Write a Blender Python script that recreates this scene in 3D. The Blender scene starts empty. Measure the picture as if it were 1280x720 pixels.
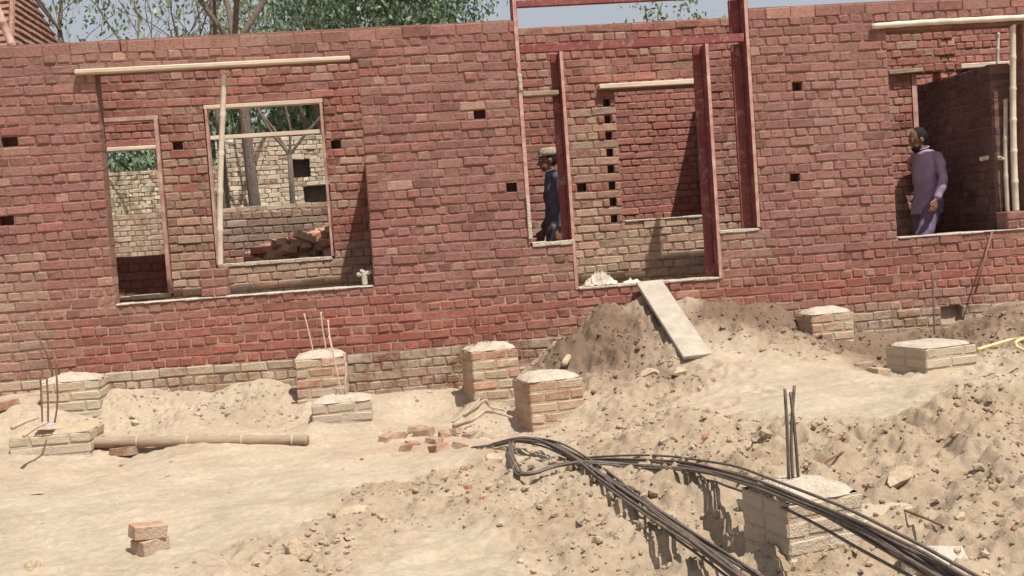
import bpy, math, random
import numpy as np
from mathutils import Vector, Matrix, Euler
random.seed(7)
rng = np.random.RandomState(5)
R = math.radians
sc = bpy.context.scene
col = sc.collection

# ------------------------------------------------------------------ camera (solved from the wall's vanishing lines)
PITCH, ROLL, YAW, DIST, CAMH, FPX = 0.04726051, -0.06993822, 0.10669999, 10.73460419, 1.62, 1450.0
cy_, sy_ = math.cos(YAW), math.sin(YAW)
FW = Vector((sy_*math.cos(PITCH), cy_*math.cos(PITCH), -math.sin(PITCH)))
r0 = Vector((cy_, -sy_, 0)); u0 = r0.cross(FW)
RT = r0*math.cos(ROLL) + u0*math.sin(ROLL)
UP = -r0*math.sin(ROLL) + u0*math.cos(ROLL)
CAM = Vector((0, -DIST, CAMH))
def ray(px, py): return FW + RT*((px-640)/FPX) - UP*((py-360)/FPX)
def AY(px, py, y):
    d = ray(px, py); return CAM + d*((y+DIST)/d.y)
def AZ(px, py, z):
    d = ray(px, py); return CAM + d*((z-CAMH)/d.z)
cam = bpy.data.cameras.new('camera'); co = bpy.data.objects.new('camera', cam); col.objects.link(co)
M3 = Matrix((RT, UP, -FW)).transposed()
co.matrix_world = Matrix.Translation(CAM) @ M3.to_4x4()
cam.sensor_width = 36; cam.lens = 36*FPX/1280; cam.clip_end = 3000; cam.clip_start = .05
sc.camera = co

# ------------------------------------------------------------------ materials
def newmat(name):
    m = bpy.data.materials.new(name); m.use_nodes = True
    nt = m.node_tree; b = nt.nodes['Principled BSDF']
    b.inputs['Roughness'].default_value = .9
    b.inputs['Specular IOR Level'].default_value = .25
    return m, nt, b
def N(nt, t, **k):
    n = nt.nodes.new(t)
    for a, v in k.items(): setattr(n, a, v)
    return n
def noise(nt, scale, detail=5, rough=.6, coord='Object', vec=None):
    n = N(nt, 'ShaderNodeTexNoise'); n.inputs['Scale'].default_value = scale
    n.inputs['Detail'].default_value = detail; n.inputs['Roughness'].default_value = rough
    if vec is None:
        tc = N(nt, 'ShaderNodeTexCoord'); nt.links.new(tc.outputs[coord], n.inputs['Vector'])
    else: nt.links.new(vec, n.inputs['Vector'])
    return n
def ramp(nt, src, stops):
    r = N(nt, 'ShaderNodeValToRGB'); nt.links.new(src, r.inputs[0])
    while len(r.color_ramp.elements) < len(stops): r.color_ramp.elements.new(.5)
    for e, (p, c) in zip(r.color_ramp.elements, stops):
        e.position = p; e.color = (c if len(c) == 4 else (*c, 1)) if hasattr(c, '__len__') else (c, c, c, 1)
    return r
def mix(nt, fac, a, b, mode='MIX'):
    m = N(nt, 'ShaderNodeMix', data_type='RGBA', blend_type=mode)
    for i, v in ((0, fac), (6, a), (7, b)):
        if isinstance(v, bpy.types.NodeSocket): nt.links.new(v, m.inputs[i])
        elif i == 0: m.inputs[0].default_value = v
        else: m.inputs[i].default_value = (*v, 1)
    return m.outputs[2]
def bump(nt, b, h, strength=.5, dist=.01):
    bp = N(nt, 'ShaderNodeBump'); bp.inputs['Strength'].default_value = strength; bp.inputs['Distance'].default_value = dist
    nt.links.new(h, bp.inputs['Height']); nt.links.new(bp.outputs[0], b.inputs['Normal'])
def attr(nt, name='Col'):
    a = N(nt, 'ShaderNodeAttribute'); a.attribute_name = name; return a.outputs['Color']

def mat_brick(name, dust=(.36,.21,.16), dustamt=.34, lo=.50):
    m, nt, b = newmat(name)
    c = attr(nt)
    n1 = noise(nt, 28, 6, .7); n2 = noise(nt, 2.4, 9, .78); n3 = noise(nt, 90, 3, .6)
    v = ramp(nt, n1.outputs[0], [(.3, .72), (.7, 1.25)])
    c1 = mix(nt, 1.0, c, v.outputs[0], 'MULTIPLY')
    f = ramp(nt, n2.outputs[0], [(lo, 0.0), (lo+.16, dustamt)])
    c2 = mix(nt, f.outputs[0], c1, dust)
    f3 = ramp(nt, n3.outputs[0], [(.62, 0.0), (.75, .5)])
    c3 = mix(nt, f3.outputs[0], c2, (.5, .36, .27))
    nt.links.new(c3, b.inputs['Base Color'])
    add = N(nt, 'ShaderNodeMath', operation='ADD'); nt.links.new(n1.outputs[0], add.inputs[0]); nt.links.new(n3.outputs[0], add.inputs[1])
    bump(nt, b, add.outputs[0], .8, .012)
    return m
BRICK = mat_brick('brick_red')
PBRICK = mat_brick('brick_dusty', (.45,.375,.285), .8, .42)
FBRICK = mat_brick('brick_mud_smeared', (.46,.385,.295), .9, .33)
RBRICK = mat_brick('brick_smeared', (.39,.25,.19), .6, .48)
def mat_mortar():
    m, nt, b = newmat('mortar')
    c = attr(nt); n1 = noise(nt, 5, 5, .7); n2 = noise(nt, 60, 4, .7)
    c1 = mix(nt, ramp(nt, n1.outputs[0], [(.36, .0), (.60, 1.0)]).outputs[0], (.215, .112, .086), c)
    c2 = mix(nt, 1.0, c1, ramp(nt, n2.outputs[0], [(.3, .7), (.7, 1.2)]).outputs[0], 'MULTIPLY')
    nt.links.new(c2, b.inputs['Base Color']); bump(nt, b, n2.outputs[0], .9, .012); return m
MORTAR = mat_mortar()
def mat_noise(name, c0, c1, scale=8, rough=.9, bs=.5, bd=.01, bscale=None, metal=0, stretch=None):
    m, nt, b = newmat(name)
    vec = None
    if stretch:
        tc = N(nt, 'ShaderNodeTexCoord'); mp = N(nt, 'ShaderNodeMapping'); mp.inputs['Scale'].default_value = stretch
        nt.links.new(tc.outputs['Object'], mp.inputs[0]); vec = mp.outputs[0]
    n = noise(nt, scale, 6, .65, vec=vec)
    r = ramp(nt, n.outputs[0], [(.3, c0), (.7, c1)]); nt.links.new(r.outputs[0], b.inputs['Base Color'])
    b.inputs['Roughness'].default_value = rough; b.inputs['Metallic'].default_value = metal
    n2 = noise(nt, bscale or scale*4, 4, .6); bump(nt, b, n2.outputs[0], bs, bd); return m
def mat_paint():
    m, nt, b = newmat('red_oxide_paint'); n1 = noise(nt, 5, 7, .75); n2 = noise(nt, 38, 6, .7); n3 = noise(nt, 11, 8, .8)
    c = ramp(nt, n1.outputs[0], [(.3, (.15,.036,.036)), (.7, (.25,.075,.070))]).outputs[0]
    c = mix(nt, ramp(nt, n3.outputs[0], [(.53, 0.0), (.60, .7)]).outputs[0], c, (.36, .22, .17))
    c = mix(nt, ramp(nt, n2.outputs[0], [(.56, 0.0), (.64, .6)]).outputs[0], c, (.10, .04, .03))
    nt.links.new(c, b.inputs['Base Color']); b.inputs['Roughness'].default_value = .7; bump(nt, b, n2.outputs[0], .4, .004); return m
OXIDE = mat_paint()
OXIDEP = mat_noise('weathered_and_sunlit_pink_paint', (.30,.12,.09), (.55,.38,.32), 9, .7, .3, .004)  # weathered frames; on post fronts a painted-on sunlit tone
PALEW = mat_noise('pale_timber', (.46,.35,.26), (.68,.57,.46), 7, .8, .4, .005, stretch=(.4,3,3))
BAMBOO = mat_noise('dry_bamboo', (.44,.36,.27), (.68,.60,.49), 6, .6, .3, .004)
GREYW = mat_noise('grey_timber', (.18,.13,.09), (.34,.26,.19), 10, .85, .4, .006)
BOARD = mat_noise('plank_board', (.31,.265,.21), (.44,.385,.31), 9, .95, .4, .006)
CONC = mat_noise('concrete', (.40,.35,.28), (.58,.52,.43), 16, .95, .8, .02)
MORTCAP = mat_noise('mortar_cap', (.40,.32,.24), (.60,.52,.43), 14, .95, .9, .025)
STEEL = mat_noise('rebar_steel', (.085,.068,.058), (.20,.155,.125), 30, .6, .5, .003, bscale=120, metal=.2)
RUST = mat_noise('rusty_steel', (.12,.055,.035), (.26,.14,.09), 25, .8, .5, .003)
DUSTY = mat_noise('dusty_steel', (.42,.30,.22), (.60,.46,.34), 20, .9, .4, .003)
BARK = mat_noise('bark', (.09,.068,.056), (.20,.155,.125), 9, .95, .9, .03, stretch=(4,4,1))
DARKW = mat_noise('dark_timber', (.06,.05,.046), (.11,.09,.08), 10, .8, .4, .005)
ROCK = mat_noise('rock', (.36,.27,.18), (.55,.43,.30), 12, .95, .9, .02)
SHEET = mat_noise('white_plastic', (.42,.35,.27), (.72,.64,.53), 10, .6, .5, .01)
YEL = mat_noise('yellow_hose', (.55,.42,.20), (.68,.54,.30), 10, .5, .2, .003)
TWIG = mat_noise('dry_wood', (.34,.26,.19), (.50,.40,.30), 14, .9, .6, .01)
PINKC = mat_noise('mauve_cloth', (.33,.25,.30), (.48,.38,.44), 14, .9, .6, .01)
def mat_leaf():
    m, nt, b = newmat('leaf'); c = attr(nt); nt.links.new(c, b.inputs['Base Color']); b.inputs['Roughness'].default_value = .6
    b.inputs['Subsurface Weight'].default_value = 0
    return m
LEAF = mat_leaf()
def mat_stonewall():
    m, nt, b = newmat('cream_rubble_stone')
    tc0 = N(nt, 'ShaderNodeTexCoord'); tc = N(nt, 'ShaderNodeMapping'); tc.inputs['Scale'].default_value = (.55, .55, 1); nt.links.new(tc0.outputs['Object'], tc.inputs[0]); v = N(nt, 'ShaderNodeTexVoronoi', feature='DISTANCE_TO_EDGE'); v.inputs['Scale'].default_value = 11
    nt.links.new(tc.outputs[0], v.inputs['Vector'])
    v2 = N(nt, 'ShaderNodeTexVoronoi'); v2.inputs['Scale'].default_value = 11; nt.links.new(tc.outputs[0], v2.inputs['Vector'])
    sep = N(nt, 'ShaderNodeSeparateColor'); nt.links.new(v2.outputs['Color'], sep.inputs[0])
    c = ramp(nt, sep.outputs[0], [(0, (.26,.21,.15)), (.18, (.56,.48,.35)), (1, (.68,.61,.46))])
    e = ramp(nt, v.outputs['Distance'], [(.01, 0.45), (.05, 1.0)])
    c2 = mix(nt, e.outputs[0], (.17,.13,.09), c.outputs[0]); nt.links.new(c2, b.inputs['Base Color']); bump(nt, b, e.outputs[0], .8, .04); return m
STONE = mat_stonewall()
PLAST = mat_noise('cream_plaster', (.50,.42,.30), (.66,.58,.44), 1.5, .95, .4, .01)
def mat_soil():
    m, nt, b = newmat('soil'); c = attr(nt)
    n1 = noise(nt, 2.2, 7, .65); n2 = noise(nt, 22, 6, .75); n3 = noise(nt, 110, 4, .7)
    c1 = mix(nt, 1.0, c, ramp(nt, n1.outputs[0], [(.3, (.84,.82,.78)), (.7, (1.12,1.12,1.14))]).outputs[0], 'MULTIPLY')
    c2 = mix(nt, 1.0, c1, ramp(nt, n2.outputs[0], [(.3, (.80,.77,.74)), (.68, (1.12,1.12,1.12))]).outputs[0], 'MULTIPLY')
    c3 = mix(nt, ramp(nt, n3.outputs[0], [(.60, 0.0), (.72, .55)]).outputs[0], c2, (.34, .22, .14))
    nt.links.new(c3, b.inputs['Base Color'])
    s = N(nt, 'ShaderNodeMath', operation='ADD'); nt.links.new(n2.outputs[0], s.inputs[0]); nt.links.new(n3.outputs[0], s.inputs[1])
    bump(nt, b, s.outputs[0], .65, .018); return m
SOIL = mat_soil()
def mat_flatcol(name, c, rough=.85, sc_=30, amt=.15):
    return mat_noise(name, tuple(v*(1-amt) for v in c), tuple(v*(1+amt) for v in c), sc_, rough, .4, .004)
SKIN = mat_noise('skin', (.16,.08,.055), (.25,.135,.09), 22, .55, .3, .003)
HAIR = mat_flatcol('hair', (.012,.010,.010), .8)

# ------------------------------------------------------------------ mesh building
class MB:
    def __init__(s): s.v = []; s.f = []; s.c = []
    def face(s, idx, c=(1,1,1)): s.f.append(idx); s.c.append(c)
    def add(s, vs, fs, c=(1,1,1)):
        o = len(s.v); s.v.extend(vs)
        for f in fs: s.f.append([o+i for i in f]); s.c.append(c)
    def build(s, name, mat, parent=None, smooth=False, loc=None):
        me = bpy.data.meshes.new(name)
        va = np.array([tuple(q) for q in s.v], 'f')
        if loc is not None: va = va - np.array(tuple(loc), 'f')
        cnt = np.array([len(f) for f in s.f], 'i'); fl = np.fromiter((i for f in s.f for i in f), 'i')
        me.vertices.add(len(va)); me.vertices.foreach_set('co', va.ravel())
        me.loops.add(len(fl)); me.loops.foreach_set('vertex_index', fl)
        me.polygons.add(len(cnt)); me.polygons.foreach_set('loop_start', np.concatenate(([0], np.cumsum(cnt)[:-1])).astype('i'))
        me.update(calc_edges=True)
        ca = me.color_attributes.new('Col', 'FLOAT_COLOR', 'CORNER')
        arr = np.ones((len(fl), 4), 'f'); arr[:, :3] = np.repeat(np.array(s.c, 'f').reshape(-1, 3), cnt, axis=0)
        ca.data.foreach_set('color', arr.ravel())
        me.materials.append(mat)
        me.polygons.foreach_set('use_smooth', [bool(smooth)]*len(me.polygons))
        me.update()
        o = bpy.data.objects.new(name, me); col.objects.link(o)
        if loc is not None and parent is None: o.location = loc
        if parent: o.parent = parent
        return o
def tag(o, label=None, cat=None, group=None, kind=None):
    if label: o['label'] = label
    if cat: o['category'] = cat
    if group: o['group'] = group
    if kind: o['kind'] = kind
    return o
def empty(name, loc, label, cat, group=None, rz=0):
    o = bpy.data.objects.new(name, None); col.objects.link(o); o.location = loc; o.rotation_euler.z = rz; o.empty_display_size = .1
    return tag(o, label, cat, group)
def under(o, parent):      # parent keeping world position
    o.parent = parent; o.matrix_parent_inverse = Matrix.LocRotScale(parent.location, parent.rotation_euler, None).inverted(); return o

CH_F = None
def cbox_topo():
    # chamfered box: vertex index = (corner*3 + axis)
    cs = [(i, j, k) for i in (-1, 1) for j in (-1, 1) for k in (-1, 1)]
    idx = {c: n for n, c in enumerate(cs)}
    F = []
    def vi(c, a): return idx[c]*3+a
    for a in range(3):
        o = [x for x in range(3) if x != a]
        for s in (-1, 1):
            ring = []
            for (p, q) in ((-1,-1), (1,-1), (1,1), (-1,1)):
                c = [0,0,0]; c[a] = s; c[o[0]] = p; c[o[1]] = q; ring.append(vi(tuple(c), a))
            flip = (s == 1) ^ (a == 1)
            F.append(ring if flip else ring[::-1])
    for a in range(3):
        o = [x for x in range(3) if x != a]
        for p in (-1, 1):
            for q in (-1, 1):
                c0 = [0,0,0]; c1 = [0,0,0]; c0[a] = -1; c1[a] = 1
                for c in (c0, c1): c[o[0]] = p; c[o[1]] = q
                c0 = tuple(c0); c1 = tuple(c1)
                F.append([vi(c0, o[0]), vi(c1, o[0]), vi(c1, o[1]), vi(c0, o[1])])
    for c in cs: F.append([vi(c, 0), vi(c, 1), vi(c, 2)])
    # fix winding numerically
    P = []
    for c in cs:
        for a in range(3):
            P.append(Vector([c[x]*(1.0 if x == a else .8) for x in range(3)]))
    G = []
    for f in F:
        n = (P[f[1]]-P[f[0]]).cross(P[f[2]]-P[f[0]]); ctr = sum((P[i] for i in f), Vector())/len(f)
        G.append(f if n.dot(ctr) > 0 else f[::-1])
    return cs, G
CS, CF = cbox_topo()
CSA = np.repeat(np.array(CS, float), 3, axis=0); CHM = 1-np.tile(np.eye(3), (8, 1))
def cbox(mb, c, s, ch=.006, rot=None, colr=(1,1,1), jit=0.0):
    P = CSA*(np.array(s)/2 - CHM*ch)
    if jit: P = P + np.repeat(rng.uniform(-jit, jit, (8, 3)), 3, axis=0)
    if rot is not None: P = P @ np.array(rot).T
    P = P + np.array(tuple(c)); mb.add(P.tolist(), CF, colr)
BF = [(0,1,3,2),(4,6,7,5),(0,4,5,1),(2,3,7,6),(0,2,6,4),(1,5,7,3)]
def box(mb, lo, hi, colr=(1,1,1)):
    vs = [(x, y, z) for x in (lo[0], hi[0]) for y in (lo[1], hi[1]) for z in (lo[2], hi[2])]
    mb.add(vs, BF, colr)
def bar(mb, a, b, w, d, ch=.004, colr=(1,1,1), jit=0, up=Vector((0,0,1))):
    a = Vector(a); b = Vector(b); x = (b-a); L = x.length; x.normalize()
    if abs(x.dot(up)) > .95: up = Vector((0,1,0))
    y = up.cross(x).normalized(); z = x.cross(y)
    cbox(mb, (a+b)/2, (L, w, d), ch, Matrix((x, y, z)).transposed(), colr, jit)
def tube(mb, pts, rad, n=8, colr=(1,1,1), cap=True):
    pts = [Vector(p) for p in pts]; rings = []
    rr = rad if hasattr(rad, '__len__') else [rad]*len(pts)
    prev = None
    for i, p in enumerate(pts):
        t = (pts[min(i+1, len(pts)-1)] - pts[max(i-1, 0)]).normalized()
        if prev is None:
            a = t.cross(Vector((0,0,1)) if abs(t.z) < .9 else Vector((1,0,0))).normalized()
        else: a = (prev - t*prev.dot(t)).normalized()
        prev = a; b = t.cross(a)
        o = len(mb.v)
        for k in range(n):
            th = 2*math.pi*k/n; mb.v.append(tuple(p + (a*math.cos(th)+b*math.sin(th))*rr[i]))
        rings.append(o)
    for i in range(len(rings)-1):
        for k in range(n):
            k2 = (k+1) % n
            mb.face([rings[i]+k, rings[i]+k2, rings[i+1]+k2, rings[i+1]+k], colr)
    if cap:
        mb.face([rings[0]+k for k in range(n)][::-1], colr); mb.face([rings[-1]+k for k in range(n)], colr)
def smoothpath(pts, n=6):
    P = [Vector(p) for p in pts]; out = []
    for i in range(len(P)-1):
        p0 = P[max(i-1,0)]; p1 = P[i]; p2 = P[i+1]; p3 = P[min(i+2, len(P)-1)]
        for k in range(n):
            t = k/n
            out.append(.5*((2*p1)+(-p0+p2)*t+(2*p0-5*p1+4*p2-p3)*t*t+(-p0+3*p1-3*p2+p3)*t**3))
    out.append(P[-1]); return out

# ------------------------------------------------------------------ people
def caps(mb_, a, b, ra, rb, n=12, sq=(1,1), ax=None):
    """tapered limb with rounded ends"""
    a = Vector(a); b = Vector(b); t = (b-a).normalized(); L = (b-a).length
    pts = []; rr = []
    for k in range(4): th = math.pi/2*(1-k/4); pts.append(a - t*ra*math.sin(th)); rr.append(max(.0015, ra*math.cos(th)))
    for k in range(5): s = k/4; pts.append(a.lerp(b, s)); rr.append(ra+(rb-ra)*s)
    for k in range(1, 5): th = math.pi/2*k/4; pts.append(b + t*rb*math.sin(th)); rr.append(max(.0015, rb*math.cos(th)))
    tube(mb_, pts, rr, n)
def ell(mb_, c, r, n=14, rot=None):
    pts = []
    o = len(mb_.v); rows = 10
    for i in range(rows+1):
        th = math.pi*i/rows
        for k in range(n):
            ph = 2*math.pi*k/n; v = Vector((r[0]*math.sin(th)*math.cos(ph), r[1]*math.sin(th)*math.sin(ph), r[2]*math.cos(th)))
            if i in (0, rows): v += Vector((1e-4*math.cos(ph), 1e-4*math.sin(ph), 0))
            if rot is not None: v = rot @ v
            mb_.v.append((c[0]+v.x, c[1]+v.y, c[2]+v.z))
    for i in range(rows):
        for k in range(n):
            mb_.face([o+i*n+k, o+(i+1)*n+k, o+(i+1)*n+(k+1)%n, o+i*n+(k+1)%n])
    mb_.face([o+k for k in range(n)]); mb_.face([o+rows*n+k for k in range(n)][::-1])
def loft(mb_, secs, n=20, cap=True):
    """secs = (centre, rx, ry) horizontal ellipses"""
    o = len(mb_.v)
    for (c, rx, ry) in secs:
        for k in range(n):
            th = 2*math.pi*k/n; mb_.v.append((c[0]+rx*math.cos(th), c[1]+ry*math.sin(th), c[2]))
    for i in range(len(secs)-1):
        for k in range(n): mb_.face([o+i*n+k, o+i*n+(k+1)%n, o+(i+1)*n+(k+1)%n, o+(i+1)*n+k])
    mb_.face([o+k for k in range(n)][::-1]); mb_.face([o+(len(secs)-1)*n+k for k in range(n)])
def remesh(o, vox, smooth=3):
    m = o.modifiers.new('r', 'REMESH'); m.mode = 'VOXEL'; m.voxel_size = vox; m.use_smooth_shade = True
    if smooth: s = o.modifiers.new('s', 'SMOOTH'); s.factor = .5; s.iterations = smooth
    dg = bpy.context.evaluated_depsgraph_get(); me = bpy.data.meshes.new_from_object(o.evaluated_get(dg)); o.modifiers.clear(); old = o.data; mats = list(old.materials)
    o.data = me
    if not me.materials:
        for mm in mats: me.materials.append(mm)
    me.polygons.foreach_set('use_smooth', [True]*len(me.polygons)); return o
def hand(mb_, wrist, d, side):
    """d = direction from wrist to fingertips; side = thumb side"""
    d = Vector(d).normalized(); side = Vector(side); side = (side-d*side.dot(d)).normalized(); nrm = d.cross(side)
    w = Vector(wrist); pc = w+d*.045
    for k in (-1.5,-.5,.5,1.5): caps(mb_, w+side*k*.010, w+d*.088+side*k*.019, .015, .0125, 8)
    for k, L in ((1.5,.068),(.5,.078),(-.5,.073),(-1.5,.056)):
        a = w+d*.088+side*k*.021; b = a+d*L*.5+nrm*.006; c = b+d*L*.45+nrm*.018
        caps(mb_, a, b, .0095, .0088, 7); caps(mb_, b, c, .0088, .0075, 7)
    a = w+d*.028+side*.026; b = a+d*.035+side*.026; c = b+d*.03+side*.006; caps(mb_, a, b, .013, .011, 7); caps(mb_, b, c, .011, .009, 7)
def person(loc, face, J, shirt, trouser, cap, label, beard, hem=.62, headyaw=0, headpitch=0, collar=None):
    """J: joints in body space (x = body's left, y = forward, z up), face = direction angle of forward axis"""
    t = empty('person', loc, label, 'person', rz=face)
    b = MB(); j = {k: Vector(v) for k, v in J.items() if k != 'hem'}
    pel, che, nec, hd = j['pelvis'], j['chest'], j['neck'], j['head']
    # torso
    loft(b, [((pel.x, pel.y, pel.z-.10), .12, .09), ((pel.x, pel.y, pel.z), .155, .11), ((pel.x*.7+che.x*.3, pel.y*.7+che.y*.3, pel.z*.7+che.z*.3), .135, .10), ((che.x, che.y, che.z), .145, .105), ((che.x, che.y, che.z+.10), .130, .090), ((nec.x, nec.y, nec.z-.05), .075, .06), ((nec.x, nec.y, nec.z), .055, .055)])
    caps(b, nec-Vector((0,0,.03)), hd-Vector((0,0,.06)), .055, .050)
    hr = Euler((headpitch, 0, headyaw)).to_matrix()
    def H(v): return hd + hr @ Vector(v)
    ell(b, H((0,0,.03)), (.074,.092,.105), rot=hr); ell(b, H((0,.035,-.045)), (.055,.058,.065), rot=hr)   # skull, jaw
    caps(b, H((0,.088,.012)), H((0,.112,-.022)), .010, .015, 8)                                           # nose
    ell(b, H((0,.083,.03)), (.055,.018,.012), rot=hr)                                                     # brow
    for s in (-1,1):
        ell(b, H((s*.076,-.005,-.005)), (.010,.020,.032), rot=hr)                                         # ears
    caps(b, H((-.02,.092,-.055)), H((.02,.092,-.055)), .008, .008, 8)                                     # lips
    for s in ('l','r'):
        sh, el, wr = j['sh_'+s], j['el_'+s], j['wr_'+s]; hp, kn, an = j['hip_'+s], j['kn_'+s], j['an_'+s]
        caps(b, che.lerp(sh,.5)+Vector((0,0,.03)), sh-Vector((0,0,.03)), .04, .042); caps(b, sh-Vector((0,0,.03)), el, .042, .038); caps(b, el, wr, .039, .027); hand(b, wr, (wr-el), j.get('th_'+s, Vector((0,1,0))))
        caps(b, hp, kn, .082, .055); caps(b, kn, an, .056, .038); caps(b, an+Vector((0,-.03,-.035)), an+Vector((0,.15,-.055)), .038, .030)
    body = remesh(b.build('body', SKIN), .007, 2); body.parent = t
    # eyes
    for s in (-1,1):
        e = MB(); ell(e, H((s*.030,.082,.012)), (.012,.010,.008), rot=hr); o = e.build('eye', mat_flatcol('eye_white', (.5,.47,.42), .3) if 'eye_white' not in bpy.data.materials else bpy.data.materials['eye_white'], smooth=True); o.parent = t
    # shirt (knee length tunic)
    g = MB()
    hz = J['hem']
    loft(g, [((pel.x*1.0+j['hemo'].x, pel.y+j['hemo'].y, hz), .180, .145), ((pel.x+j['hemo'].x*.5, pel.y+j['hemo'].y*.5, (hz+pel.z)/2), .175, .135), ((pel.x, pel.y, pel.z+.03), .162, .125), ((pel.x*.5+che.x*.5, pel.y*.5+che.y*.5, (pel.z+che.z)/2),   .152, .120), ((che.x, che.y, che.z), .160, .125), ((che.x, che.y, che.z+.11), .150, .108), ((nec.x, nec.y, nec.z-.035), .115, .088), ((nec.x, nec.y, nec.z+.0), .068, .068)], 24)
    for s in ('l','r'):
        sh, el, wr = j['sh_'+s], j['el_'+s], j['wr_'+s]
        caps(g, che.lerp(sh,.45)+Vector((0,0,.08)), sh-Vector((0,0,.015)), .066, .056); caps(g, sh-Vector((0,0,.015)), el, .052, .047); caps(g, el, el.lerp(wr,.86), .048, .043)
    g2 = remesh(g.build('shirt', shirt), .010, 5)
    # folds
    def fold(o, fn):
        n_ = len(o.data.vertices); P = np.empty(n_*3, 'f'); Q = np.empty(n_*3, 'f'); o.data.vertices.foreach_get('co', P); o.data.vertices.foreach_get('normal', Q)
        P = P.reshape(-1, 3); Q = Q.reshape(-1, 3); P = P + Q*fn(P[:,0], P[:,1], P[:,2])[:, None]; o.data.vertices.foreach_set('co', P.ravel()); o.data.update()
    fold(g2, lambda x, y, z: .007*np.sin(x*38+z*16)*np.sin(z*9+26*y) + .004*np.sin(z*47+x*33+2*np.sin(y*20)))
    g2.parent = t
    # trousers
    g = MB()
    loft(g, [((pel.x, pel.y, pel.z-.16), .14, .11), ((pel.x, pel.y, pel.z-.02), .165, .122), ((pel.x, pel.y, pel.z+.06), .150, .110)])
    for s in ('l','r'):
        hp, kn, an = j['hip_'+s], j['kn_'+s], j['an_'+s]; caps(g, hp, kn, .102, .088); caps(g, kn, kn.lerp(an,.88), .088, .070)
    g3 = remesh(g.build('trousers', trouser), .012, 4)
    fold(g3, lambda x, y, z: .006*np.sin(z*34+x*15)*np.sin(x*30+y*22))
    g3.parent = t
    # hair, beard, cap
    g = MB(); ell(g, H((0,-.012,.035)), (.080,.092,.104), rot=hr); o = g.build('hair', HAIR, smooth=True)
    import bmesh
    bm = bmesh.new(); bm.from_mesh(o.data)
    inv = hr.transposed()
    dead = [v for v in bm.verts if (inv @ (v.co-hd)).y > .045 and (inv @ (v.co-hd)).z < .07 or (inv @ (v.co-hd)).z < -.05]
    bmesh.ops.delete(bm, geom=dead, context='VERTS'); bm.to_mesh(o.data); bm.free(); o.parent = t
    if beard:
        g = MB(); ell(g, H((0,.045,-.072)), (.056,.056,.052), rot=hr); o = remesh(g.build('beard', HAIR), .006, 1); o.parent = t
    if cap:
        g = MB(); S = []
        for (zz, rx, ry) in ((.050,.088,.104),(.075,.090,.106),(.110,.086,.100),(.128,.070,.084),(.133,.02,.02)):
            S.append((zz, rx, ry))
        o0 = len(g.v); n = 20
        for (zz, rx, ry) in S:
            for k in range(n): th = 2*math.pi*k/n; q = H((rx*math.cos(th), ry*math.sin(th)-.005, zz)); g.v.append(tuple(q))
        for i in range(len(S)-1):
            for k in range(n): g.face([i*n+k, i*n+(k+1)%n, (i+1)*n+(k+1)%n, (i+1)*n+k])
        g.face([(len(S)-1)*n+k for k in range(n)])
        # short brim
        brim = [H((.07*s, .085+.055*(1-abs(s)), .055-.012*(1-abs(s)))) for s in (-1,-.6,-.2,.2,.6,1)]; inn = [H((.07*s, .07+.03*(1-abs(s)), .058)) for s in (-1,-.6,-.2,.2,.6,1)]
        o1 = len(g.v); g.v.extend([tuple(q) for q in brim+inn])
        for i in range(5): g.face([o1+i, o1+i+1, o1+7+i, o1+6+i])
        o = g.build('cap', cap, smooth=True); sd = o.modifiers.new('t', 'SOLIDIFY'); sd.thickness = .006; o.parent = t
    if collar:
        g = MB(); pts = [nec+Vector((.070*math.cos(a), .072*math.sin(a)+.005, .018+.018*math.cos(a-1.57)*-1)) for a in [2*math.pi*k/16 for k in range(17)]]; tube(g, pts, .009, 6, cap=False); o = g.build('collar', collar, smooth=True); o.parent = t
    return t
NAVY = mat_noise('dark_blue_cotton', (.07,.072,.10), (.13,.13,.165), 6, .9, .5, .006, bscale=14); GREYT = mat_flatcol('grey_cotton', (.22,.20,.20)); MAUVE = mat_noise('mauve_cotton', (.24,.165,.25), (.36,.26,.37), 5, .9, .5, .006, bscale=14); INDIGO = mat_flatcol('indigo_cotton', (.16,.11,.18))
CAPM = mat_noise('patterned_cap', (.16,.11,.08), (.45,.38,.30), 45, .9, .4, .004); CAPD = mat_flatcol('dark_cap', (.03,.025,.028)); WHT = mat_flatcol('pale_cotton', (.6,.58,.56))
V3 = Vector
# body space: x = his left, y = forward
pl = AY(692,184,.62)
J1 = dict(pelvis=(0,0,.90), chest=(0,0,1.22), neck=(0,.02,1.44), head=(0,.055,1.545), hemo=Vector((0,0,0)), hem=.66,
          sh_l=(.19,0,1.38), el_l=(.235,.0,1.10), wr_l=(.225,.115,.87), sh_r=(-.19,0,1.38), el_r=(-.235,-.04,1.10), wr_r=(-.23,.02,.86),
          hip_l=(.09,0,.88), kn_l=(.10,.06,.50), an_l=(.10,.02,.09), hip_r=(-.09,0,.88), kn_r=(-.10,.02,.50), an_r=(-.10,-.12,.09), th_l=(0,1,0), th_r=(0,1,0))
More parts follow.
